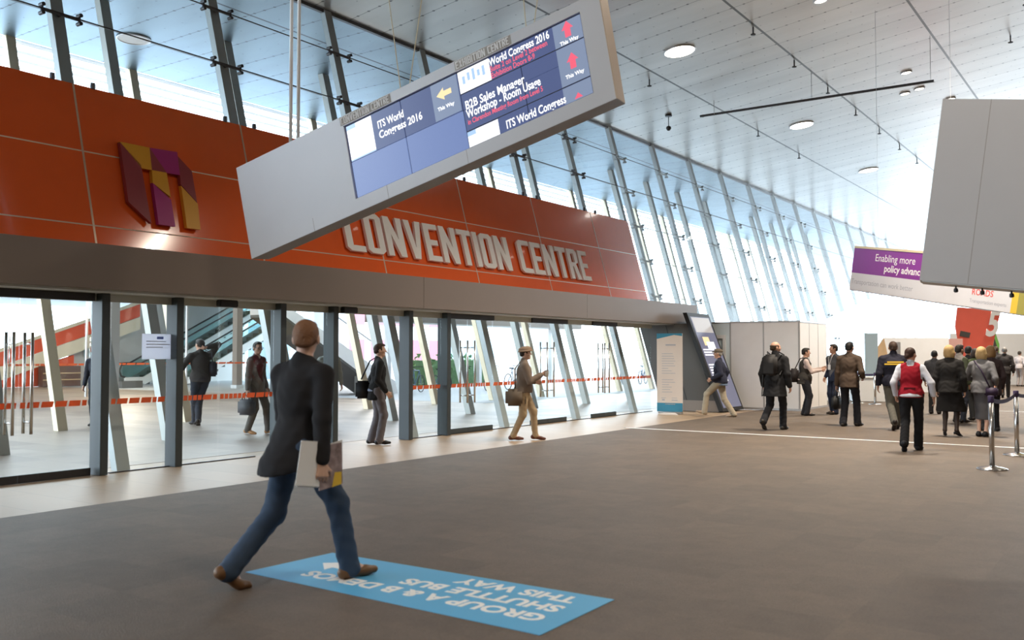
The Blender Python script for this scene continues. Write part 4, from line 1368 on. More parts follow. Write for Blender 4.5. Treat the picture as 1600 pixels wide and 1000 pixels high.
def person(loc, heading, label, H=1.75, hip=.93, lean=.04, feet=((.10, 0, 0), (-.10, 0, 0)), lift=(0, 0), fpitch=(0, 0),
           hands=(None, None), curl=(.6, .6), head=(0, 0), sex='m', wide=1.0, skin='skin', hair=('short', (.05, .03, .02)),
           top=None, bottom=None, shoes=(.02, .015, .012), tie=None, fine=.009, res=.022, hat=None, glasses=False, twist=0.0, knee=(None, None),
           extra=None, face=True, eyes=True, hem=-.10, elbow=(None, None), palm=(None, None), group=None):
    """feet/hands: (right, left) targets in the person's own frame: x right, y forward, z up (metres for a 1.75 m body)"""
    fem = sex == 'f'
    P = V(0, 0, hip)
    up = nrm(V(0, math.sin(lean), math.cos(lean)))
    fw = nrm(V(0, math.cos(lean), -math.sin(lean)))
    T = rotz(twist)
    xs = T @ V(1, 0, 0); fwt = T @ fw
    sw = (.165 if fem else .192) * wide
    Nk = P + up * .525
    S = [P + up * .448 + xs * sw, P + up * .448 - xs * sw]
    Hp = [P + V(.085, 0, 0), P - V(.085, 0, 0)]
    sg_ = (1, -1)
    hd = rotz(head[0]) @ rotx(head[1])
    Hc = Nk + up * .10 + V(0, .015, .055) + V(0, 0, .0)
    h = lambda x, y, z: Hc + hd @ V(x, y, z)
    # --- limbs
    wr = []; el = []
    for i in (0, 1):
        t = hands[i]
        if t is None: t = (sg_[i] * (sw + .065), .06, hip - .065)
        t = V(*t)
        pole = V(*(elbow[i] if elbow[i] is not None else (sg_[i] * .35, -1, -.1)))
        e, w = ik(S[i], t, .285, .255, pole)
        el.append(e); wr.append(w)
    an = []; kn = []
    for i in (0, 1):
        f = V(feet[i][0], feet[i][1], .088 + lift[i])
        pole = V(*(knee[i] if knee[i] is not None else (sg_[i] * .06, 1, 0)))
        k_, a_ = ik(Hp[i], f, .435, .42, pole)
        an.append(a_); kn.append(k_)
    tdir = [rotz(feet[i][2]) @ V(0, math.cos(fpitch[i]), -math.sin(fpitch[i])) for i in (0, 1)]
    tup = [nrm(np.cross(rotz(feet[i][2]) @ V(1, 0, 0), tdir[i])) for i in (0, 1)]
    w_ = wide
    # --- body
    b = Shape()
    b.ell(P + up * .03, (.150 * w_, .105 * w_, .125), .04)
    b.cone(P + up * .05, P + up * .25, .12 * w_, .115 * w_, .05, fwt, .75)
    b.ell(P + up * .34, (.150 * w_, .105 * w_, .185), .05, T)
    b.cone(S[0] - xs * .035, S[1] + xs * .035, .044, .044, .05)
    b.cone(Nk - up * .03, h(0, -.018, -.05), .056 if not fem else .046, .050 if not fem else .043, .03)
    b.cone(Nk + xs * .04 - up * .01, S[0] - up * .0, .045, .042, .04)
    b.cone(Nk - xs * .04 - up * .01, S[1] - up * .0, .045, .042, .04)
    for i in (0, 1):
        b.cone(S[i], el[i], .042, .036, .03); b.cone(el[i], wr[i], .036, .025, .02)
        d = nrm(wr[i] - el[i])
        pn = V(*(palm[i])) if palm[i] is not None else V(-sg_[i], 0, 0)
        pn = nrm(pn - d * (pn @ d)); side = nrm(np.cross(d, pn)) * (1 if i == 0 else -1)
        # side points to the thumb edge for both hands
        if palm[i] is None and side[1] < 0: side = -side
        kn_ = wr[i] + d * .088
        for s_ in (-.026, 0, .026):
            b.cone(wr[i] + side * s_ * .6 + d * .012, kn_ + side * s_, .017, .0125, .014)
        c_ = curl[i]
        for j, (s_, L) in enumerate(((.033, .066), (.011, .075), (-.011, .070), (-.031, .056))):
            a0 = kn_ + side * s_ - d * .004; dd = d; q = a0
            for seg, fr in enumerate((.45, .32, .23)):
                ang = c_ * (.55 + .25 * seg) * (1 + .08 * j)
                dd = nrm(dd * math.cos(ang) + pn * math.sin(ang)); pn2 = pn
                q2 = q + dd * L * fr
                b.cone(q, q2, .0092 - seg * .0008, .0086 - seg * .0008, .004)
                q = q2
        tb0 = wr[i] + d * .03 + side * .022
        t1 = tb0 + nrm(side * .8 + d * .7 + pn * .25) * .042
        t2 = t1 + nrm(side * .15 + d * .9 + pn * (.2 + .4 * c_)) * .034
        b.cone(tb0, t1, .014, .011, .01); b.cone(t1, t2, .0105, .0085, .004)
        b.cone(Hp[i], kn[i], .072, .044, .04); b.cone(kn[i], an[i], .044, .030, .03)
        if not (bottom and bottom[0] == 'trousers'): b.ell(kn[i] * .68 + an[i] * .32 - tdir[i] * .018, (.042, .046, .10), .03)
        b.cone(an[i], an[i] - tup[i] * .045 + tdir[i] * .10, .034, .024, .02)
    # head with brow, nose, lips, chin, ears
    b.ell(h(0, -.012, .022), (.074, .094, .090), .02, hd)
    b.ell(h(0, .018, -.035), (.058, .066, .078), .03, hd)
    b.ell(h(0, .062, -.088), (.026, .024, .022), .025)
    b.cone(h(-.03, .078, .022), h(.03, .078, .022), .010, .010, .02)
    b.cone(h(0, .086, .010), h(0, .104, -.022), .008, .0125, .008)
    b.cone(h(-.016, .088, -.056), h(.016, .088, -.056), .0065, .0065, .006)
    for s_ in (-1, 1):
        b.ell(h(s_ * .040, .06, -.022), (.022, .022, .020), .02)
        b.ell(h(s_ * .079, -.008, -.008), (.011, .021, .033), .006, hd)
    boxes = [(Hc - .125, Hc + .125, fine)]
    for i in (0, 1):
        c = wr[i] + nrm(wr[i] - el[i]) * .08
        boxes.append((c - .09, c + .09, min(fine, .0075)))
    Pm, Qm = b.mesh(res, boxes)
    root = np_obj('person', Pm, Qm, M[skin], None)
    root.location = loc; root.rotation_euler = (0, 0, heading); k = H / 1.75; root.scale = (k, k, k)
    tag(root, label, 'person', group)
    # --- eyes, glasses
    if eyes:
        for s_ in (-1, 1):
            e = Shape().ell(h(s_ * .030, .0765, -.002), (.013, .006, .006), .002, hd)
            np_obj('eye', *e.mesh(.0035), M['eye'], root)
    if glasses:
        gm = MB()
        for s_ in (-1, 1):
            gm.tube([h(s_ * .033 + .024 * math.cos(a * PI / 8), .098, -.004 + .018 * math.sin(a * PI / 8)) for a in range(16)], .0035, 5, closed=True)
            gm.tube([h(s_ * .056, .098, 0), h(s_ * .078, .0, .0)], .003, 5)
        gm.tube([h(-.010, .1, 0), h(.010, .1, 0)], .003, 5)
        gm.build('glasses', M['black'], root)
    # --- hair
    if hair:
        style, hc = hair
        hm = C('hair_%.2f_%.2f' % (hc[0], hc[1]), hc, .55, .6, 120)
        s_ = Shape()
        Ri = hd.T
        def loc_(X): return (X - Hc) @ hd
        if style in ('short', 'bald', 'thin'):
            s_.ell(h(0, -.014, .026), (.082, .101, .096), .02, hd)
            s_.cone(h(-.03, -.082, -.03), h(.03, -.082, -.03), .022, .022, .03)
            if style == 'short': s_.ell(h(0, .045, .085), (.05, .045, .028), .03, hd)
            def cut(X):
                L = loc_(X)
                faced = np.minimum(L[..., 1] - .034 + .25 * (.075 - L[..., 2]) * 0, .070 - L[..., 2])
                side_ = np.minimum(L[..., 1] + .022, -.004 - L[..., 2])       # below the temples, ahead of the ears
                low = -.072 - L[..., 2]
                c = np.maximum(np.maximum(faced, side_), low)
                if style == 'bald': c = np.maximum(c, L[..., 2] - .045)
                return c
            s_.sub(cut)
            np_obj('hair', *s_.mesh(.007, wob=(.0022, 190)), hm, root)
        elif style == 'bob':
            s_.ell(h(0, -.018, .024), (.090, .106, .102), .02, hd)
            s_.ell(h(0, -.030, -.055), (.100, .080, .095), .04, hd)
            s_.cone(h(-.075, -.01, -.03), h(-.065, .0, -.13), .03, .022, .03)
            s_.cone(h(.075, -.01, -.03), h(.065, .0, -.13), .03, .022, .03)
            s_.sub(lambda X: np.minimum(loc_(X)[..., 1] - .038, .070 - loc_(X)[..., 2]))
            np_obj('hair', *s_.mesh(.009, wob=(.003, 160)), hm, root)
        elif style == 'long':
            s_.ell(h(0, -.018, .024), (.088, .104, .100), .02, hd)
            s_.cone(h(0, -.06, 0), h(0, -.075, -.26), .075, .06, .04, V(0, 1, 0), .6)
            s_.sub(lambda X: np.minimum(loc_(X)[..., 1] - .036, .070 - loc_(X)[..., 2]))
            np_obj('hair', *s_.mesh(.009, wob=(.003, 150)), hm, root)
        elif style == 'bun':
            s_.ell(h(0, -.014, .026), (.082, .101, .096), .02, hd)
            s_.ell(h(0, -.105, -.03), (.045, .035, .045), .02, hd)
            s_.sub(lambda X: np.maximum(np.maximum(np.minimum(loc_(X)[..., 1] - .034, .070 - loc_(X)[..., 2]), np.minimum(loc_(X)[..., 1] + .022, -.004 - loc_(X)[..., 2])), -.085 - loc_(X)[..., 2]))
            np_obj('hair', *s_.mesh(.007, wob=(.0022, 190)), hm, root)
    if hat:
        hcol = C('hat_%.2f' % hat[1][0], hat[1], .8)
        s_ = Shape()
        if hat[0] == 'cap':
            s_.ell(h(0, -.016, .058), (.092, .112, .068), .01, hd)
            s_.cone(h(-.045, .075, .045), h(.045, .075, .045), .012, .012, .02).cone(h(-.03, .125, .034), h(.03, .125, .034), .009, .009, .03)
            s_.ell(h(0, .09, .042), (.06, .055, .010), .02, hd)
            s_.sub(lambda X: .028 - ((X - Hc) @ hd)[..., 2])
        else:
            s_.ell(h(0, -.010, .075), (.095, .125, .058), .02, hd @ rotx(.12))
            s_.ell(h(0, -.0, .042), (.125, .15, .016), .02, hd @ rotx(.1))
        np_obj('hat', *s_.mesh(.008), hcol, root)
    # --- trousers or skirt
    if bottom:
        kind, bc = bottom[0], bottom[1]
        bm_mat = C('cloth_%.3f_%.3f_%.3f' % bc, bc)
        s_ = Shape()
        if kind == 'trousers':
            s_.ell(P + up * .02, (.168 * w_, .125 * w_, .12), .04)
            s_.cone(P + up * .07, P + up * .12, .138 * w_, .13 * w_, .04, fwt, .75)
            for i in (0, 1):
                s_.cone(Hp[i] + V(sg_[i] * .012, -.005, 0), kn[i], .100 * w_, .071, .035)
                s_.cone(kn[i], an[i] + nrm(kn[i] - an[i]) * .0 - tup[i] * .02, .071, .060 if len(bottom) < 3 else bottom[2], .03)
                s_.cone(an[i] - tup[i] * .015, an[i] - tup[i] * .02 + tdir[i] * .02, .055, .05, .02)
            np_obj('trousers', *s_.mesh(max(.013, res * .7), wob=(.0042, 55)), bm_mat, root)
        else:
            L = bottom[2]
            s_.ell(P + up * .02, (.170, .125, .11), .04)
            end = P * 0; mid = (kn[0] + kn[1]) / 2
            s_.cone(P + up * .05, V(mid[0], mid[1] * .8, hip - L + .06), .150, bottom[3], .04, V(0, 1, 0), .75)
            zc = hip - L
            s_.sub(lambda X: zc - X[..., 2])
            np_obj('skirt', *s_.mesh(.014, wob=(.004, 38)), bm_mat, root)
            for i in (0, 1):
                if bottom[4] is not None:
                    t_ = Shape().cone(kn[i] + V(0, 0, .08), kn[i], .056, .052, .03).cone(kn[i], an[i], .050, .036, .03)
                    t_.ell(kn[i] * .68 + an[i] * .32 - tdir[i] * .018, (.046, .050, .10), .03)
                    t_.cone(an[i], an[i] - tup[i] * .04 + tdir[i] * .08, .037, .027, .02)
                    np_obj('stocking', *t_.mesh(.011), C('stocking_%.2f' % bottom[4][0], bottom[4], .5), root)
    # --- shoes
    for i in (0, 1):
        A = an[i]; f_ = tdir[i]; u_ = tup[i]
        s_ = Shape()
        if fem and len(shoes) > 3:
            s_.cone(A - u_ * .052 - f_ * .03, A - u_ * .062 + f_ * .10, .032, .030, .02, u_, .8)
            s_.cone(A - u_ * .062 + f_ * .10, A - u_ * .068 + f_ * .17, .030, .016, .02, u_, .7)
            s_.sub(lambda X: .0 + ((X - (A - u_ * .03)) @ u_))
            s_.cone(A - u_ * .06 - f_ * .045, A - u_ * .083 - f_ * .05, .012, .009, .01)
        else:
            s_.cone(A - u_ * .020 - f_ * .015, A - u_ * .048 - f_ * .035, .042, .040, .02)
            s_.cone(A - u_ * .045 - f_ * .035, A - u_ * .055 + f_ * .11, .040, .040, .03, u_, .8)
            ft = f_ if fpitch[i] < .2 else nrm(f_ + V(0, 0, .45))
            s_.cone(A - u_ * .055 + f_ * .11, A - u_ * .058 + f_ * .11 + ft * .065, .041, .030, .02, u_, .8)
            s_.sub(lambda X: -(((X - (A - u_ * .087)) @ u_)))
        np_obj('shoe', *s_.mesh(.008), C('shoe_%.2f_%.2f' % (shoes[0], shoes[1]), tuple(shoes[:3]), .45, .1), root)
    # --- top: jacket, coat, shirt, waistcoat
    if top:
        for spec_ in top:
            kind, tc = spec_[0], spec_[1]
            kw = spec_[2] if len(spec_) > 2 else {}
            tm = C('cloth_%.3f_%.3f_%.3f' % tc, tc)
            g = kw.get('grow', .018); hm_ = kw.get('hem', -.10); fl = kw.get('flare', .02)
            s_ = Shape()
            s_.cone(P + up * .06, P + up * .25, (.130 + g) * w_, (.128 + g) * w_, .06, fwt, .78)
            s_.ell(P + up * .33, ((.152 + g) * w_, (.112 + g) * w_, .185), .05, T)
            s_.ell(P + up * .03, ((.164 + g) * w_, (.120 + g) * w_, .13), .05)
            if hm_ < .0:
                q = P + V(0, -.02 + kw.get('swing', 0), hm_ - .03)
                s_.cone(P + up * .03, q, (.143 + g) * w_, (.143 + g + fl) * w_, .05, V(0, 1, 0), .93)
            s_.cone(S[0] - xs * .03, S[1] + xs * .03, .048 + g * .5, .048 + g * .5, .05)
            for s2 in (1, -1):
                s_.cone(Nk + xs * .04 * s2 - up * .012, (S[0] if s2 > 0 else S[1]) - xs * s2 * .03 + up * .006, .050 + g * .4, .044 + g * .5, .04)
            if kind != 'waistcoat':
                for i in (0, 1):
                    if kw.get('sleeve', 1):
                        s_.cone(S[i], el[i], .050 + g * .55, .045 + g * .6, .035)
                        wv = el[i] + (wr[i] - el[i]) * kw.get('slen', .93)
                        s_.cone(el[i], wv, .045 + g * .6, .033 + g * .6, .02)
            if kw.get('collar', 1):
                s_.cone(Nk - fwt * .018 - up * .02, Nk - fwt * .012 + up * (.02 if kw.get('collar', 1) == 1 else .05), .058 + g * .3, .056 + g * .3, .02)
            zh = hip + hm_
            if zh < 10: s_.sub(lambda X: zh - X[..., 2] + kw.get('hemtilt', 0) * X[..., 1])
            if kind == 'waistcoat':
                for s2 in (1, -1):
                    s_.sub(lambda X, s2=s2: np.minimum(s2 * ((X - P) @ xs) - (.150 * w_), ((X - P) @ up) - .27))
            op = kw.get('open', 0)
            if op:
                z1 = kw.get('vbot', .12)
                def vcut(X):
                    L = X - P
                    zz = L @ up; xx = np.abs(L @ xs); yy = L @ fwt
                    wv = np.where(zz > z1, (zz - z1) * op + .004, -1)
                    return np.minimum(np.minimum(wv - xx, yy - .02), .6 - zz)
                s_.sub(vcut)
            fn_ = max(.011, res * .62)
            np_obj({'jacket': 'jacket', 'coat': 'coat', 'shirt': 'shirt', 'waistcoat': 'waistcoat', 'sweater': 'sweater'}[kind], *s_.mesh(fn_, wob=(kw.get('wob', .0035), 48)), tm, root)
    if tie:
        f_ = lambda x, y, z: P + xs * x + fwt * y + up * z
        MB().prism([f_(-.022, .158, .44), f_(.022, .158, .44), f_(.03, .168, .14), f_(0, .168, .11), f_(-.03, .168, .14)], tuple(fwt * .008)).build('tie', C('tie_%.2f' % tie[0], tie), root)
    root['_'] = 0
    del root['_']
    info = dict(root=root, P=P, up=up, fw=fwt, xs=xs, S=S, wr=wr, el=el, Hc=Hc, hd=hd, an=an, kn=kn, Nk=Nk)
    mw = Matrix.Translation(Vector(loc)) @ Matrix.Rotation(heading, 4, 'Z') @ Matrix.Scale(k, 4)
    info['W'] = mw
    return info


def wpt(inf, p): return inf['W'] @ Vector(p)
def bag(inf, centre, size, col, label, strap=None, name='shoulder_bag', rz=0, handle=False, cat='bag', pocket=True, heading=0):
    t = empty(name, tuple(wpt(inf, centre)), heading + rz, label=label, cat=cat)
    w, d, h = size
    bm1 = C('bag_%.3f_%.3f' % (col[0], col[2]), col, .6, .15)
    MB().box(-w / 2, w / 2, -d / 2, d / 2, -h / 2, h / 2).build('body', bm1, t, bevel=min(d, w) * .28, smooth=True)
    if pocket: MB().box(-w / 2 * .8, w / 2 * .8, d / 2, d / 2 + .02, -h / 2 * .8, h * .1).build('pocket', bm1, t, bevel=.008)
    if handle:
        for y in (-d / 4, d / 4):
            MB().tube([(-w * .22, y, h / 2 - .01), (-w * .2, y * .8, h / 2 + .09), (-.03, 0, h / 2 + .135), (.03, 0, h / 2 + .135), (w * .2, y * .8, h / 2 + .09), (w * .22, y, h / 2 - .01)], .008, 6).build('handle', M['black'], t, smooth=True)
    if strap:
        inv = (Matrix.Translation(t.location) @ Matrix.Rotation(heading + rz, 4, 'Z')).inverted()
        MB().tube([tuple(inv @ wpt(inf, p)) for p in strap], .013, 6).build('strap', bm1, t, smooth=True)
    return t

def rel(x, y, a): return math.atan2(-x, y) + a
HP = PI / 2
GREY = (.10, .095, .09); BLACK = (.012, .012, .014)
# the man walking in front
m1 = person((-4.735, 4.285, .012), -.30, 'man in a dark blazer and blue jeans striding over the blue floor sticker',
            H=1.85, hip=.862, lean=.07, feet=((.085, .33, 0), (-.07, -.40, .15)), lift=(0, .05), fpitch=(-.03, .6), wide=.94,
            hands=((.29, .03, .72), (-.27, .10, .74)), curl=(1.0, .6), head=(.85, .02), twist=.42, skin='skin_pale', hair=('short', (.21, .10, .05)),
            top=[('jacket', (.016, .015, .017), dict(hem=-.12, flare=.035, grow=.022, hemtilt=.25, swing=-.05, wob=.003))],
            bottom=('trousers', (.045, .07, .115), .066), shoes=(.16, .08, .035), fine=.006, res=.016, eyes=False, elbow=((.5, -1, 0), None), palm=((-1, .2, 0), None))
c = wpt(m1, m1['wr'][0] + V(.01, .0, -.10))
pap = empty('magazine', tuple(c), -.30 + .05, label='open magazine and white papers gripped in the walking man\'s hand', cat='magazine')
M['mag1'] = mat('magazine_print', (0.34, 0.26, 0.26), 0.35, noise=(22, .9))
MB().prism([(-.012, -.19, -.03), (-.012, .02, -.06), (-.012, .02, .23), (-.012, -.15, .25)], (.004, 0, 0)).build('white_sheets', M['cleanwhite'], pap)
MB().prism([(-.02, -.175, -.04), (-.02, .03, -.07), (-.02, .03, .22), (-.02, -.135, .24)], (.004, 0, 0)).build('white_sheets', M['cleanwhite'], pap)
MB().prism([(-.018, -.02, -.08), (-.018, .15, -.05), (-.018, .14, .22), (-.018, -.02, .2)], (.012, 0, 0)).build('magazine_pages', M['mag1'], pap)
MB().prism([(-.0055, .07, -.065), (-.0055, .14, -.05), (-.0055, .14, .03), (-.0055, .09, .03)], (.001, 0, 0)).build('cover_patch', M['yellow'], pap)
MB().prism([(-.03, .0, -.04), (-.03, .16, .0), (-.03, .155, .235), (-.03, -.0, .2)], (.006, 0, 0)).build('white_page', M['cleanwhite'], pap)

# ------------------------------------------------------------------ people behind the glass
p = person((-16.8, 12.48, .012), rel(-16.8, 12.48, .45), 'man behind the glass in a grey pullover, arm raised behind his head', H=1.86, hip=.925,
           feet=((-.06, -.05, -.5), (-.04, .14, .1)), lift=(.02, 0), fpitch=(.5, 0), hands=((.11, -.07, 1.56), (-.34, .28, 1.16)), elbow=((1, -.1, 1.0), (-.6, -1, -.6)), head=(.25, -.05), curl=(1.2, .8),
           hair=('short', (.03, .02, .015)), top=[('sweater', (.055, .048, .045), dict(hem=-.06, flare=0, grow=.03))], bottom=('trousers', (.035, .04, .055)), wide=1.08)
bag(p, V(.20, -.13, 1.12), (.12, .2, .32), (.03, .03, .04), 'dark shoulder bag hanging at the back of the man with the raised arm', strap=[V(.2, -.12, 1.26), V(.17, -.13, 1.45), V(.12, .02, 1.50), V(.18, .13, 1.30), V(.2, .02, 1.02)], rz=.3, heading=rel(-16.8, 12.48, .45))
p = person((-14.2, 11.8, .012), rel(-14.2, 11.8, -HP - .65), 'man in a grey suit and glasses walking behind the glass with a grey holdall', H=1.80, hip=.905,
           feet=((.09, -.10, 0), (-.09, .22, 0)), fpitch=(.12, -.12), hands=((.27, .02, .80), (-.27, .05, .84)), head=(-.35, 0), glasses=True, skin='skin_dark',
           hair=('short', (.02, .015, .012)), top=[('shirt', (.10, .02, .025), dict(hem=-.02, grow=.008)), ('jacket', (.15, .135, .12), dict(hem=-.16, flare=.01, open=.42, vbot=.05))], bottom=('trousers', (.12, .11, .10)), shoes=(.45, .22, .09))
M['shirtwhite'] = C('shirt_white', (.7, .7, .7))
pb2 = bag(p, V(.28, .02, .50), (.36, .16, .30), (.10, .10, .11), 'grey holdall carried by the man in the grey suit', name='holdall', rz=HP, handle=True, heading=rel(-14.2, 11.8, -HP - .65))
p = person((-15.35, 12.3 - 0.15, .012), rel(-15.3, 12.3, .2), 'person half hidden behind the man in the dark blazer, pale grey-green jacket', H=1.74, hands=(None, (-.2, .3, 1.1)), hair=('short', (.08, .05, .03)),
           top=[('jacket', (.30, .32, .29), dict(hem=-.08))], bottom=('trousers', (.08, .08, .09))) if False else None
x, y = at(514, 19.6)
p = person((x, y, .012), rel(x, y, PI + .3), 'person in a pale grey-green jacket mostly hidden by a door post', H=1.76, hair=('short', (.08, .05, .03)), hands=((.2, .25, 1.12), None),
           top=[('jacket', (.33, .35, .32), dict(hem=-.08))], bottom=('trousers', (.20, .2, .22)))
bag(p, V(.1, .30, 1.12), (.09, .07, .10), (.02, .02, .02), 'small black camera held by the person in the pale grey-green jacket', name='hand_camera', heading=rel(x, y, PI + .3), cat='camera', pocket=False)
x, y = at(155, 19.6)
p = person((x, y, .012), rel(x, y, PI - .5), 'person in a navy coat almost hidden behind the first door post', H=1.72, hair=('short', (.03, .02, .02)), wide=1.15,
           top=[('coat', (.02, .022, .035), dict(hem=-.16))], bottom=('trousers', (.03, .03, .035)))
# the man in the doorway
hd_ = rel(-10.83, 11.58, -HP + .12)
p = person((-10.83, 11.58, .012), hd_, 'man in a black blazer and grey trousers stepping through the open doorway', H=1.72, hip=.925,
           feet=((.09, .02, 0), (-.09, -.10, 0)), hands=((.25, .12, .90), (-.27, .0, .87)), head=(-.1, .02), skin='skin_pale', hair=('short', (.05, .028, .018)),
           top=[('shirt', (.28, .32, .42), dict(hem=-.02, grow=.006)), ('jacket', (.012, .012, .013), dict(hem=-.17, flare=.015, open=.25, vbot=.25, hemtilt=.0))], bottom=('trousers', (.16, .15, .165), .068), shoes=(.015, .015, .018), knee=((.05, 1, 0), None))
bag(p, V(-.10, -.24, .93), (.11, .25, .30), (.012, .012, .013), 'black laptop bag slung behind the man in the doorway', strap=[V(-.12, -.27, 1.1), V(-.13, -.12, 1.42), V(-.08, .0, 1.50), V(-.06, .14, 1.30), V(-.08, .05, 1.0)], name='laptop_bag', heading=hd_)
hw = rel(-9.26, 13.65, -HP + .05)
p = person((-9.26, 13.65, .012), hw, 'person in a brown coat and soft hat walking right, hand raised to chest', H=1.69, hip=.90, sex='f',
           feet=((.07, -.20, 0), (-.07, .22, 0)), fpitch=(.02, .1), hands=((.10, .32, 1.19), (-.2, .22, 1.05)), head=(.0, 0), skin='skin_pale', hair=('short', (.03, .02, .018)), hat=('beret', (.34, .24, .17)),
           top=[('coat', (.23, .175, .135), dict(hem=-.04, flare=.03, grow=.028))], bottom=('trousers', (.42, .31, .19), .052), shoes=(.12, .04, .025), wide=1.02)
bag(p, V(.12, -.16, .78), (.16, .34, .30), (.17, .13, .095), 'brown canvas messenger bag at the hip of the person in the hat', strap=[V(.18, -.16, .95), V(.10, -.16, 1.3), V(-.10, -.02, 1.47), V(-.05, .15, 1.2), V(.18, .02, .9)], name='messenger_bag', heading=hw)
cup = empty('paper_cup', tuple(wpt(p, V(.09, .42, 1.20))), label='small paper cup held by the person in the soft hat', cat='cup')
MB().lathe([(.028, -.05), (.037, .05), (.04, .055), (.036, .06)], 16).build('body', M['white'], cup, smooth=True)
MB().lathe([(.039, .056), (.036, .07)], 16).build('lid', M['brown'], cup, smooth=True)

# ------------------------------------------------------------------ people in the hall
hc_ = rel(-8.7, 21.25, HP - .1)
p = person((-8.7, 21.25, .012), hc_, 'man in a flat cap, navy jacket and beige trousers striding left past the slanted screen', H=1.72, hip=.865,
           feet=((.08, -.32, 0), (-.08, .36, 0)), lift=(0, .05), fpitch=(.1, -.3), hands=((.27, -.05, .86), (-.24, .16, .93)), skin='skin', hair=('bald', (.35, .33, .3)), hat=('cap', (.16, .13, .10)),
           top=[('shirt', (.16, .22, .32), dict(hem=-.10, grow=.012)), ('jacket', (.025, .028, .05), dict(hem=-.04, grow=.035, flare=0, open=.35, vbot=-.05))], bottom=('trousers', (.42, .36, .27), .07), shoes=(.35, .27, .2), wide=1.1)
hb_ = rel(-6.29, 18.21, -.45)
p = person((-6.29, 18.21, .012), hb_, 'balding man in a long black coat with a backpack, walking away', H=1.80, hip=.915,
           feet=((.08, .16, 0), (-.08, -.34, 0)), lift=(0, .10), fpitch=(0, .9), knee=(None, (-.05, 1, -.3)), head=(-.7, 0), skin='skin', hair=('bald', (.06, .035, .02)),
           top=[('coat', (.016, .016, .018), dict(hem=-.26, grow=.035, flare=.05, collar=2))], bottom=('trousers', (.015, .015, .018), .068), shoes=(.03, .025, .02), wide=1.06)
t = bag(p, V(.03, -.25, 1.26), (.27, .17, .42), (.022, .02, .02), 'black backpack worn by the balding man in the long black coat', name='backpack', rz=PI, heading=hb_)
for sx in (-1, 1):
    MB().tube([(sx * .10, -.10, .2), (sx * .12, -.12, .26), (sx * .14, -.30, .2), (sx * .15, -.33, .0), (sx * .13, -.12, -.2)], .014, 6).build('strap', M['black'], t)
MB().tube([(.16, .0, -.2), (.17, .02, -.45), (.18, .02, -.62)], .010, 6).build('loose_strap', M['black'], t)
hv = rel(-7.16, 22.88, -HP + .1)
p = person((-7.16, 22.88, .012), hv, 'man in a dark waistcoat and pale sleeves gesturing with both hands beside the booth', H=1.69, hip=.92,
           feet=((.10, .03, 0), (-.10, -.02, .1)), hands=((.16, .38, 1.16), (-.10, .42, 1.20)), curl=(.3, .4), skin='skin', hair=('short', (.02, .015, .012)),
           top=[('shirt', (.60, .48, .44), dict(hem=-.02, grow=.010)), ('waistcoat', (.05, .045, .04), dict(hem=-.12, grow=.024, flare=.01, collar=0))], bottom=('trousers', (.02, .02, .025), .07), wide=1.1)
bag(p, V(.02, -.26, 1.02), (.14, .22, .34), (.025, .02, .02), 'black shoulder bag on the back of the gesturing man', strap=[V(.02, -.24, 1.18), V(.06, -.12, 1.44), V(.02, .05, 1.5), V(.0, .16, 1.3)], heading=hv)
hn = rel(-6.69, 23.79, HP + .75)
p = person((-6.69, 23.79, .012), hn, 'man in a navy suit wearing a white badge on a lanyard, facing left', H=1.78, hip=.93,
           feet=((.08, .0, 0), (-.10, .08, 0)), hands=((.24, .08, .90), (-.24, .02, .88)), head=(-.35, 0), skin='skin', hair=('short', (.04, .025, .018)),
           top=[('shirt', (.12, .12, .13), dict(hem=-.02, grow=.010)), ('jacket', (.025, .035, .07), dict(hem=-.12, open=.5, vbot=.0))], bottom=('trousers', (.02, .026, .05), .07))
bd = empty('lanyard_badge', tuple(wpt(p, V(.0, .175, 1.16))), hn, label='white name badge hanging on the chest of the man in the navy suit', cat='badge')
MB().box(-.045, .045, -.003, .003, -.065, .065).build('card', M['cleanwhite'], bd)
MB().tube([(-.01, 0, .065), (-.055, -.03, .24), (-.05, -.10, .33)], .005, 5).build('cord', M['cleanwhite'], bd)
MB().tube([(.01, 0, .065), (.055, -.03, .24), (.05, -.10, .33)], .005, 5).build('cord', M['cleanwhite'], bd)
hb2 = rel(-5.34, 20.04, -.35)
p = person((-5.34, 20.04, .012), hb2, 'man in a dark brown jacket seen from behind, beside the navy suit man', H=1.80, hip=.92,
           feet=((.10, .16, -.2), (-.10, -.10, 0)), hands=((.22, .16, 1.0), (-.27, .02, .80)), head=(-.1, 0), skin='skin_dark', hair=('short', (.012, .01, .01)),
           top=[('jacket', (.075, .05, .035), dict(hem=-.13, grow=.03))], bottom=('trousers', (.014, .014, .018), .074))
bag(p, V(-.27, .02, .47), (.36, .12, .28), (.012, .012, .013), 'black briefcase held low by the man in the dark brown jacket', name='briefcase', rz=HP, handle=True, heading=hb2)
hf = rel(-4.38, 19.72, .2)
p = person((-4.38, 19.72, .012), hf, 'man in a navy jacket with yellow lettering across its back', H=1.82, hip=.90,
           feet=((.08, .20, 0), (-.08, -.38, 0)), lift=(0, .09), fpitch=(0, .9), skin='skin', hair=('short', (.05, .03, .02)), wide=1.12,
           top=[('jacket', (.014, .014, .026), dict(hem=-.06, grow=.035, flare=0, collar=2))], bottom=('trousers', (.09, .085, .07), .068))
bk = p
for dz, wz in ((.40, .15), (.36, .20)):
    MB().box(-wz, wz, -.006, 0, -.014, .014).build('back_print', M['yellow'], None)
    o = bpy.data.objects[-1] if False else COL.objects[-1]
    o.parent = p['root']; o.location = (0, -.152, .90 + dz); o.rotation_euler = (-.05, 0, 0)
hr = rel(-3.22, 15.63, -.12)
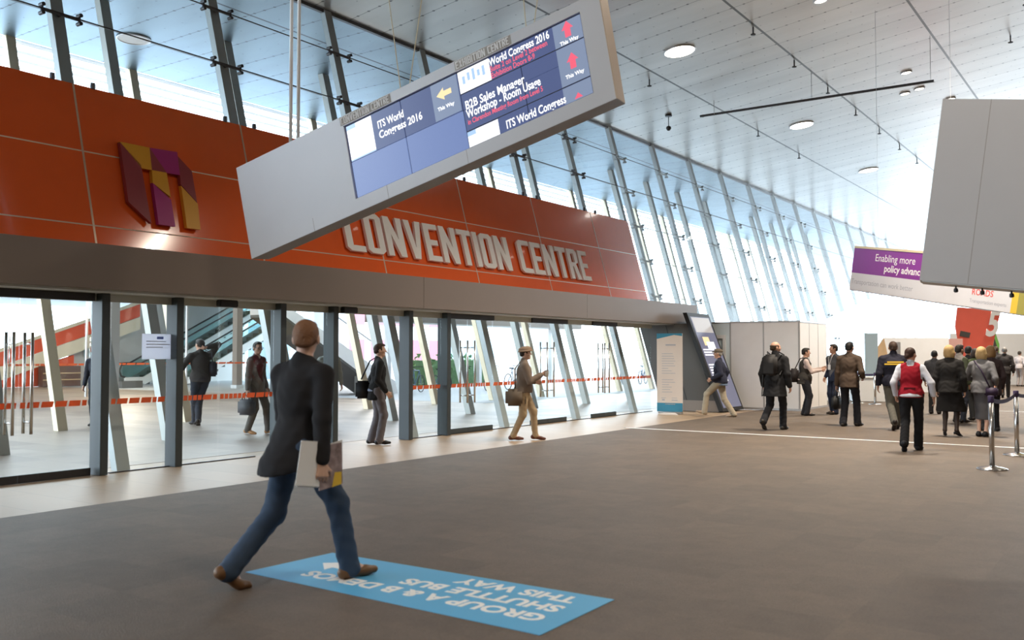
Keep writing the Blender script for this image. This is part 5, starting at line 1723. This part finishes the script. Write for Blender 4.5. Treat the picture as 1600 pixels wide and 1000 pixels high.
p = person((-3.22, 15.63, .012), hr, 'waiter in a red satin-backed waistcoat, white shirt and black trousers, walking away', H=1.66, hip=.91, sex='f',
           feet=((.09, .10, -.2), (-.08, -.28, .1)), lift=(0, .06), fpitch=(0, .85), hands=((.34, .04, .88), (-.24, .02, .90)), elbow=((.8, -1, 0), None), curl=(.5, .9), head=(-.5, 0), skin='skin', hair=('bun', (.045, .02, .014)), wide=1.06,
           top=[('shirt', (.66, .68, .76), dict(hem=-.02, grow=.016)), ('waistcoat', (.34, .008, .022), dict(hem=-.03, grow=.024, flare=0, collar=0, wob=.005))], bottom=('trousers', (.010, .010, .012), .072), shoes=(.015, .012, .012))
MB().box(-.09, .09, -.012, 0, -.018, .018).build('waist_strap', C('dark_red', (.12, .004, .01)), None)
o = COL.objects[-1]; o.parent = p['root']; o.location = (0, -.142, 1.03)
x, y = at(1459, 23.5)
person((x, y, .012), rel(x, y, -.2), 'small figure in a dark grey top standing between the waiter and the woman in black', H=1.62, hair=('short', (.015, .012, .01)), skin='skin_dark', res=.026, fine=.012,
       top=[('jacket', (.05, .05, .055), dict(hem=-.05, grow=.03))], bottom=('trousers', (.02, .02, .02)))
hk = rel(-3.17, 18.66, -.15)
person((-3.17, 18.66, .012), hk, 'blonde woman in a black jacket and flared knee-length black skirt, seen from behind', H=1.70, hip=.93, sex='f',
       feet=((.10, .02, -.5), (-.10, 0, .1)), lift=(.03, .03), fpitch=(.25, .25), head=(-.35, 0), skin='skin_pale', hair=('bob', (.46, .31, .14)), wide=1.08,
       top=[('jacket', (.012, .011, .011), dict(hem=-.10, grow=.028, flare=.03))], bottom=('skirt', (.010, .009, .009), .46, .27, (.05, .035, .03)), shoes=(.012, .01, .01, 1))
x, y = at(1497, 20.6)
hk1 = rel(x, y, -.8)
person((x, y, .012), hk1, 'dark haired person with a grey scarf just right of the blonde woman in black', H=1.74, hair=('short', (.018, .013, .01)), skin='skin_dark', sex='f', res=.024, fine=.011,
       top=[('jacket', (.05, .06, .035), dict(hem=-.1, grow=.03)), ('sweater', (.22, .20, .19), dict(hem=.34, grow=.045, flare=0, collar=2, sleeve=0))], bottom=('trousers', (.03, .035, .05)))
x, y = at(1512, 22.2)
hk2 = rel(x, y, -.3)
person((x, y, .012), hk2, 'person in a black coat and blue jeans striding between the two blonde women', H=1.76, hip=.89, hair=('short', (.01, .008, .008)), res=.024, fine=.011,
       feet=((.08, .30, 0), (-.08, -.28, 0)), fpitch=(0, .4), lift=(0, .04), top=[('coat', (.015, .015, .016), dict(hem=-.12, grow=.03))], bottom=('trousers', (.05, .08, .14)), shoes=(.06, .03, .03))
x, y = at(1524, 21.3)
person((x, y, .012), rel(x, y, .5), 'person in a dark green patterned coat behind the blonde woman in grey', H=1.66, sex='f', hair=('bob', (.03, .02, .015)), res=.024, fine=.011,
       top=[('coat', (.055, .075, .03), dict(hem=-.2, grow=.035))], bottom=('trousers', (.02, .02, .02)))
hg = rel(-2.69, 18.99, -.25)
p = person((-2.69, 18.99, .012), hg, 'blonde woman in a grey skirt suit with a bag strap across her back', H=1.68, hip=.92, sex='f',
       feet=((.06, .0, -.4), (-.06, .0, -.1)), hands=((.22, .14, 1.0), (-.10, .24, 1.08)), elbow=(None, (-1, -.8, 0)), head=(-.1, 0), skin='skin_pale', hair=('bob', (.50, .35, .17)), wide=1.05,
       top=[('jacket', (.15, .15, .16), dict(hem=-.09, grow=.02, flare=.02))], bottom=('skirt', (.12, .12, .13), .60, .145, None), shoes=(.012, .01, .01))
bag(p, V(.20, -.12, .86), (.22, .08, .16), (.03, .018, .045), 'small purple-black handbag behind the blonde woman in the grey suit', strap=[V(.18, -.14, .94), V(.05, -.165, 1.25), V(-.10, -.10, 1.45), V(-.11, .05, 1.42), V(.0, .17, 1.2)], name='handbag', heading=hg)
x, y = at(1548, 18.3)
person((x, y, .012), rel(x, y, .4), 'light brown haired woman in black, mostly hidden behind the blonde woman in grey', H=1.70, sex='f', hair=('bob', (.30, .18, .08)), res=.024, fine=.011,
       feet=((.07, -.04, 0), (-.16, .02, .2)), top=[('coat', (.05, .035, .04), dict(hem=-.2, grow=.02))], bottom=('trousers', (.012, .012, .014), .05), shoes=(.012, .01, .01))
for px, dd, lab, hcol, H in ((1556, 33.5, 'left one of two far men in dark suits walking away', (.05, .03, .02), 1.80), (1569, 32.0, 'right one of two far men in dark suits walking away, grey haired', (.22, .21, .20), 1.76)):
    x, y = at(px, dd)
    person((x, y, .012), rel(x, y, 0), lab, H=H, hair=('short', hcol), res=.03, fine=.014, feet=((.09, .14, 0), (-.08, -.18, 0)), lift=(0, .04), fpitch=(0, .4),
           top=[('jacket', (.035, .03, .03), dict(hem=-.12, grow=.03))], bottom=('trousers', (.03, .028, .03)), eyes=False)
x, y = at(1532, 38)
p = person((x, y, .02), rel(x, y, .2), 'tiny far person in a pale blue top reaching up beside the red banner', H=1.72, hair=('short', (.02, .015, .01)), res=.03, fine=.014, hands=(None, (-.45, .15, 1.55)), elbow=(None, (-.5, -1, -1)),
       top=[('shirt', (.35, .45, .60), dict(hem=-.05))], bottom=('trousers', (.05, .05, .08)), eyes=False)
x, y = at(1592, 43)
person((x, y, .012), rel(x, y, -.5), 'tiny far person in a pale top near the right edge', H=1.65, hair=('short', (.05, .04, .03)), res=.03, fine=.014,
       top=[('shirt', (.55, .5, .5), dict(hem=-.05))], bottom=('trousers', (.35, .3, .28)), eyes=False)
x, y = at(1600, 24)
person((x, y, .012), rel(x, y, .0), 'person in a brown coat cut off by the right edge of the photo', H=1.66, sex='f', hair=('long', (.05, .03, .02)), res=.026, fine=.012,
       top=[('coat', (.12, .08, .06), dict(hem=-.2, grow=.03))], bottom=('trousers', (.03, .03, .03)), eyes=False) if False else None
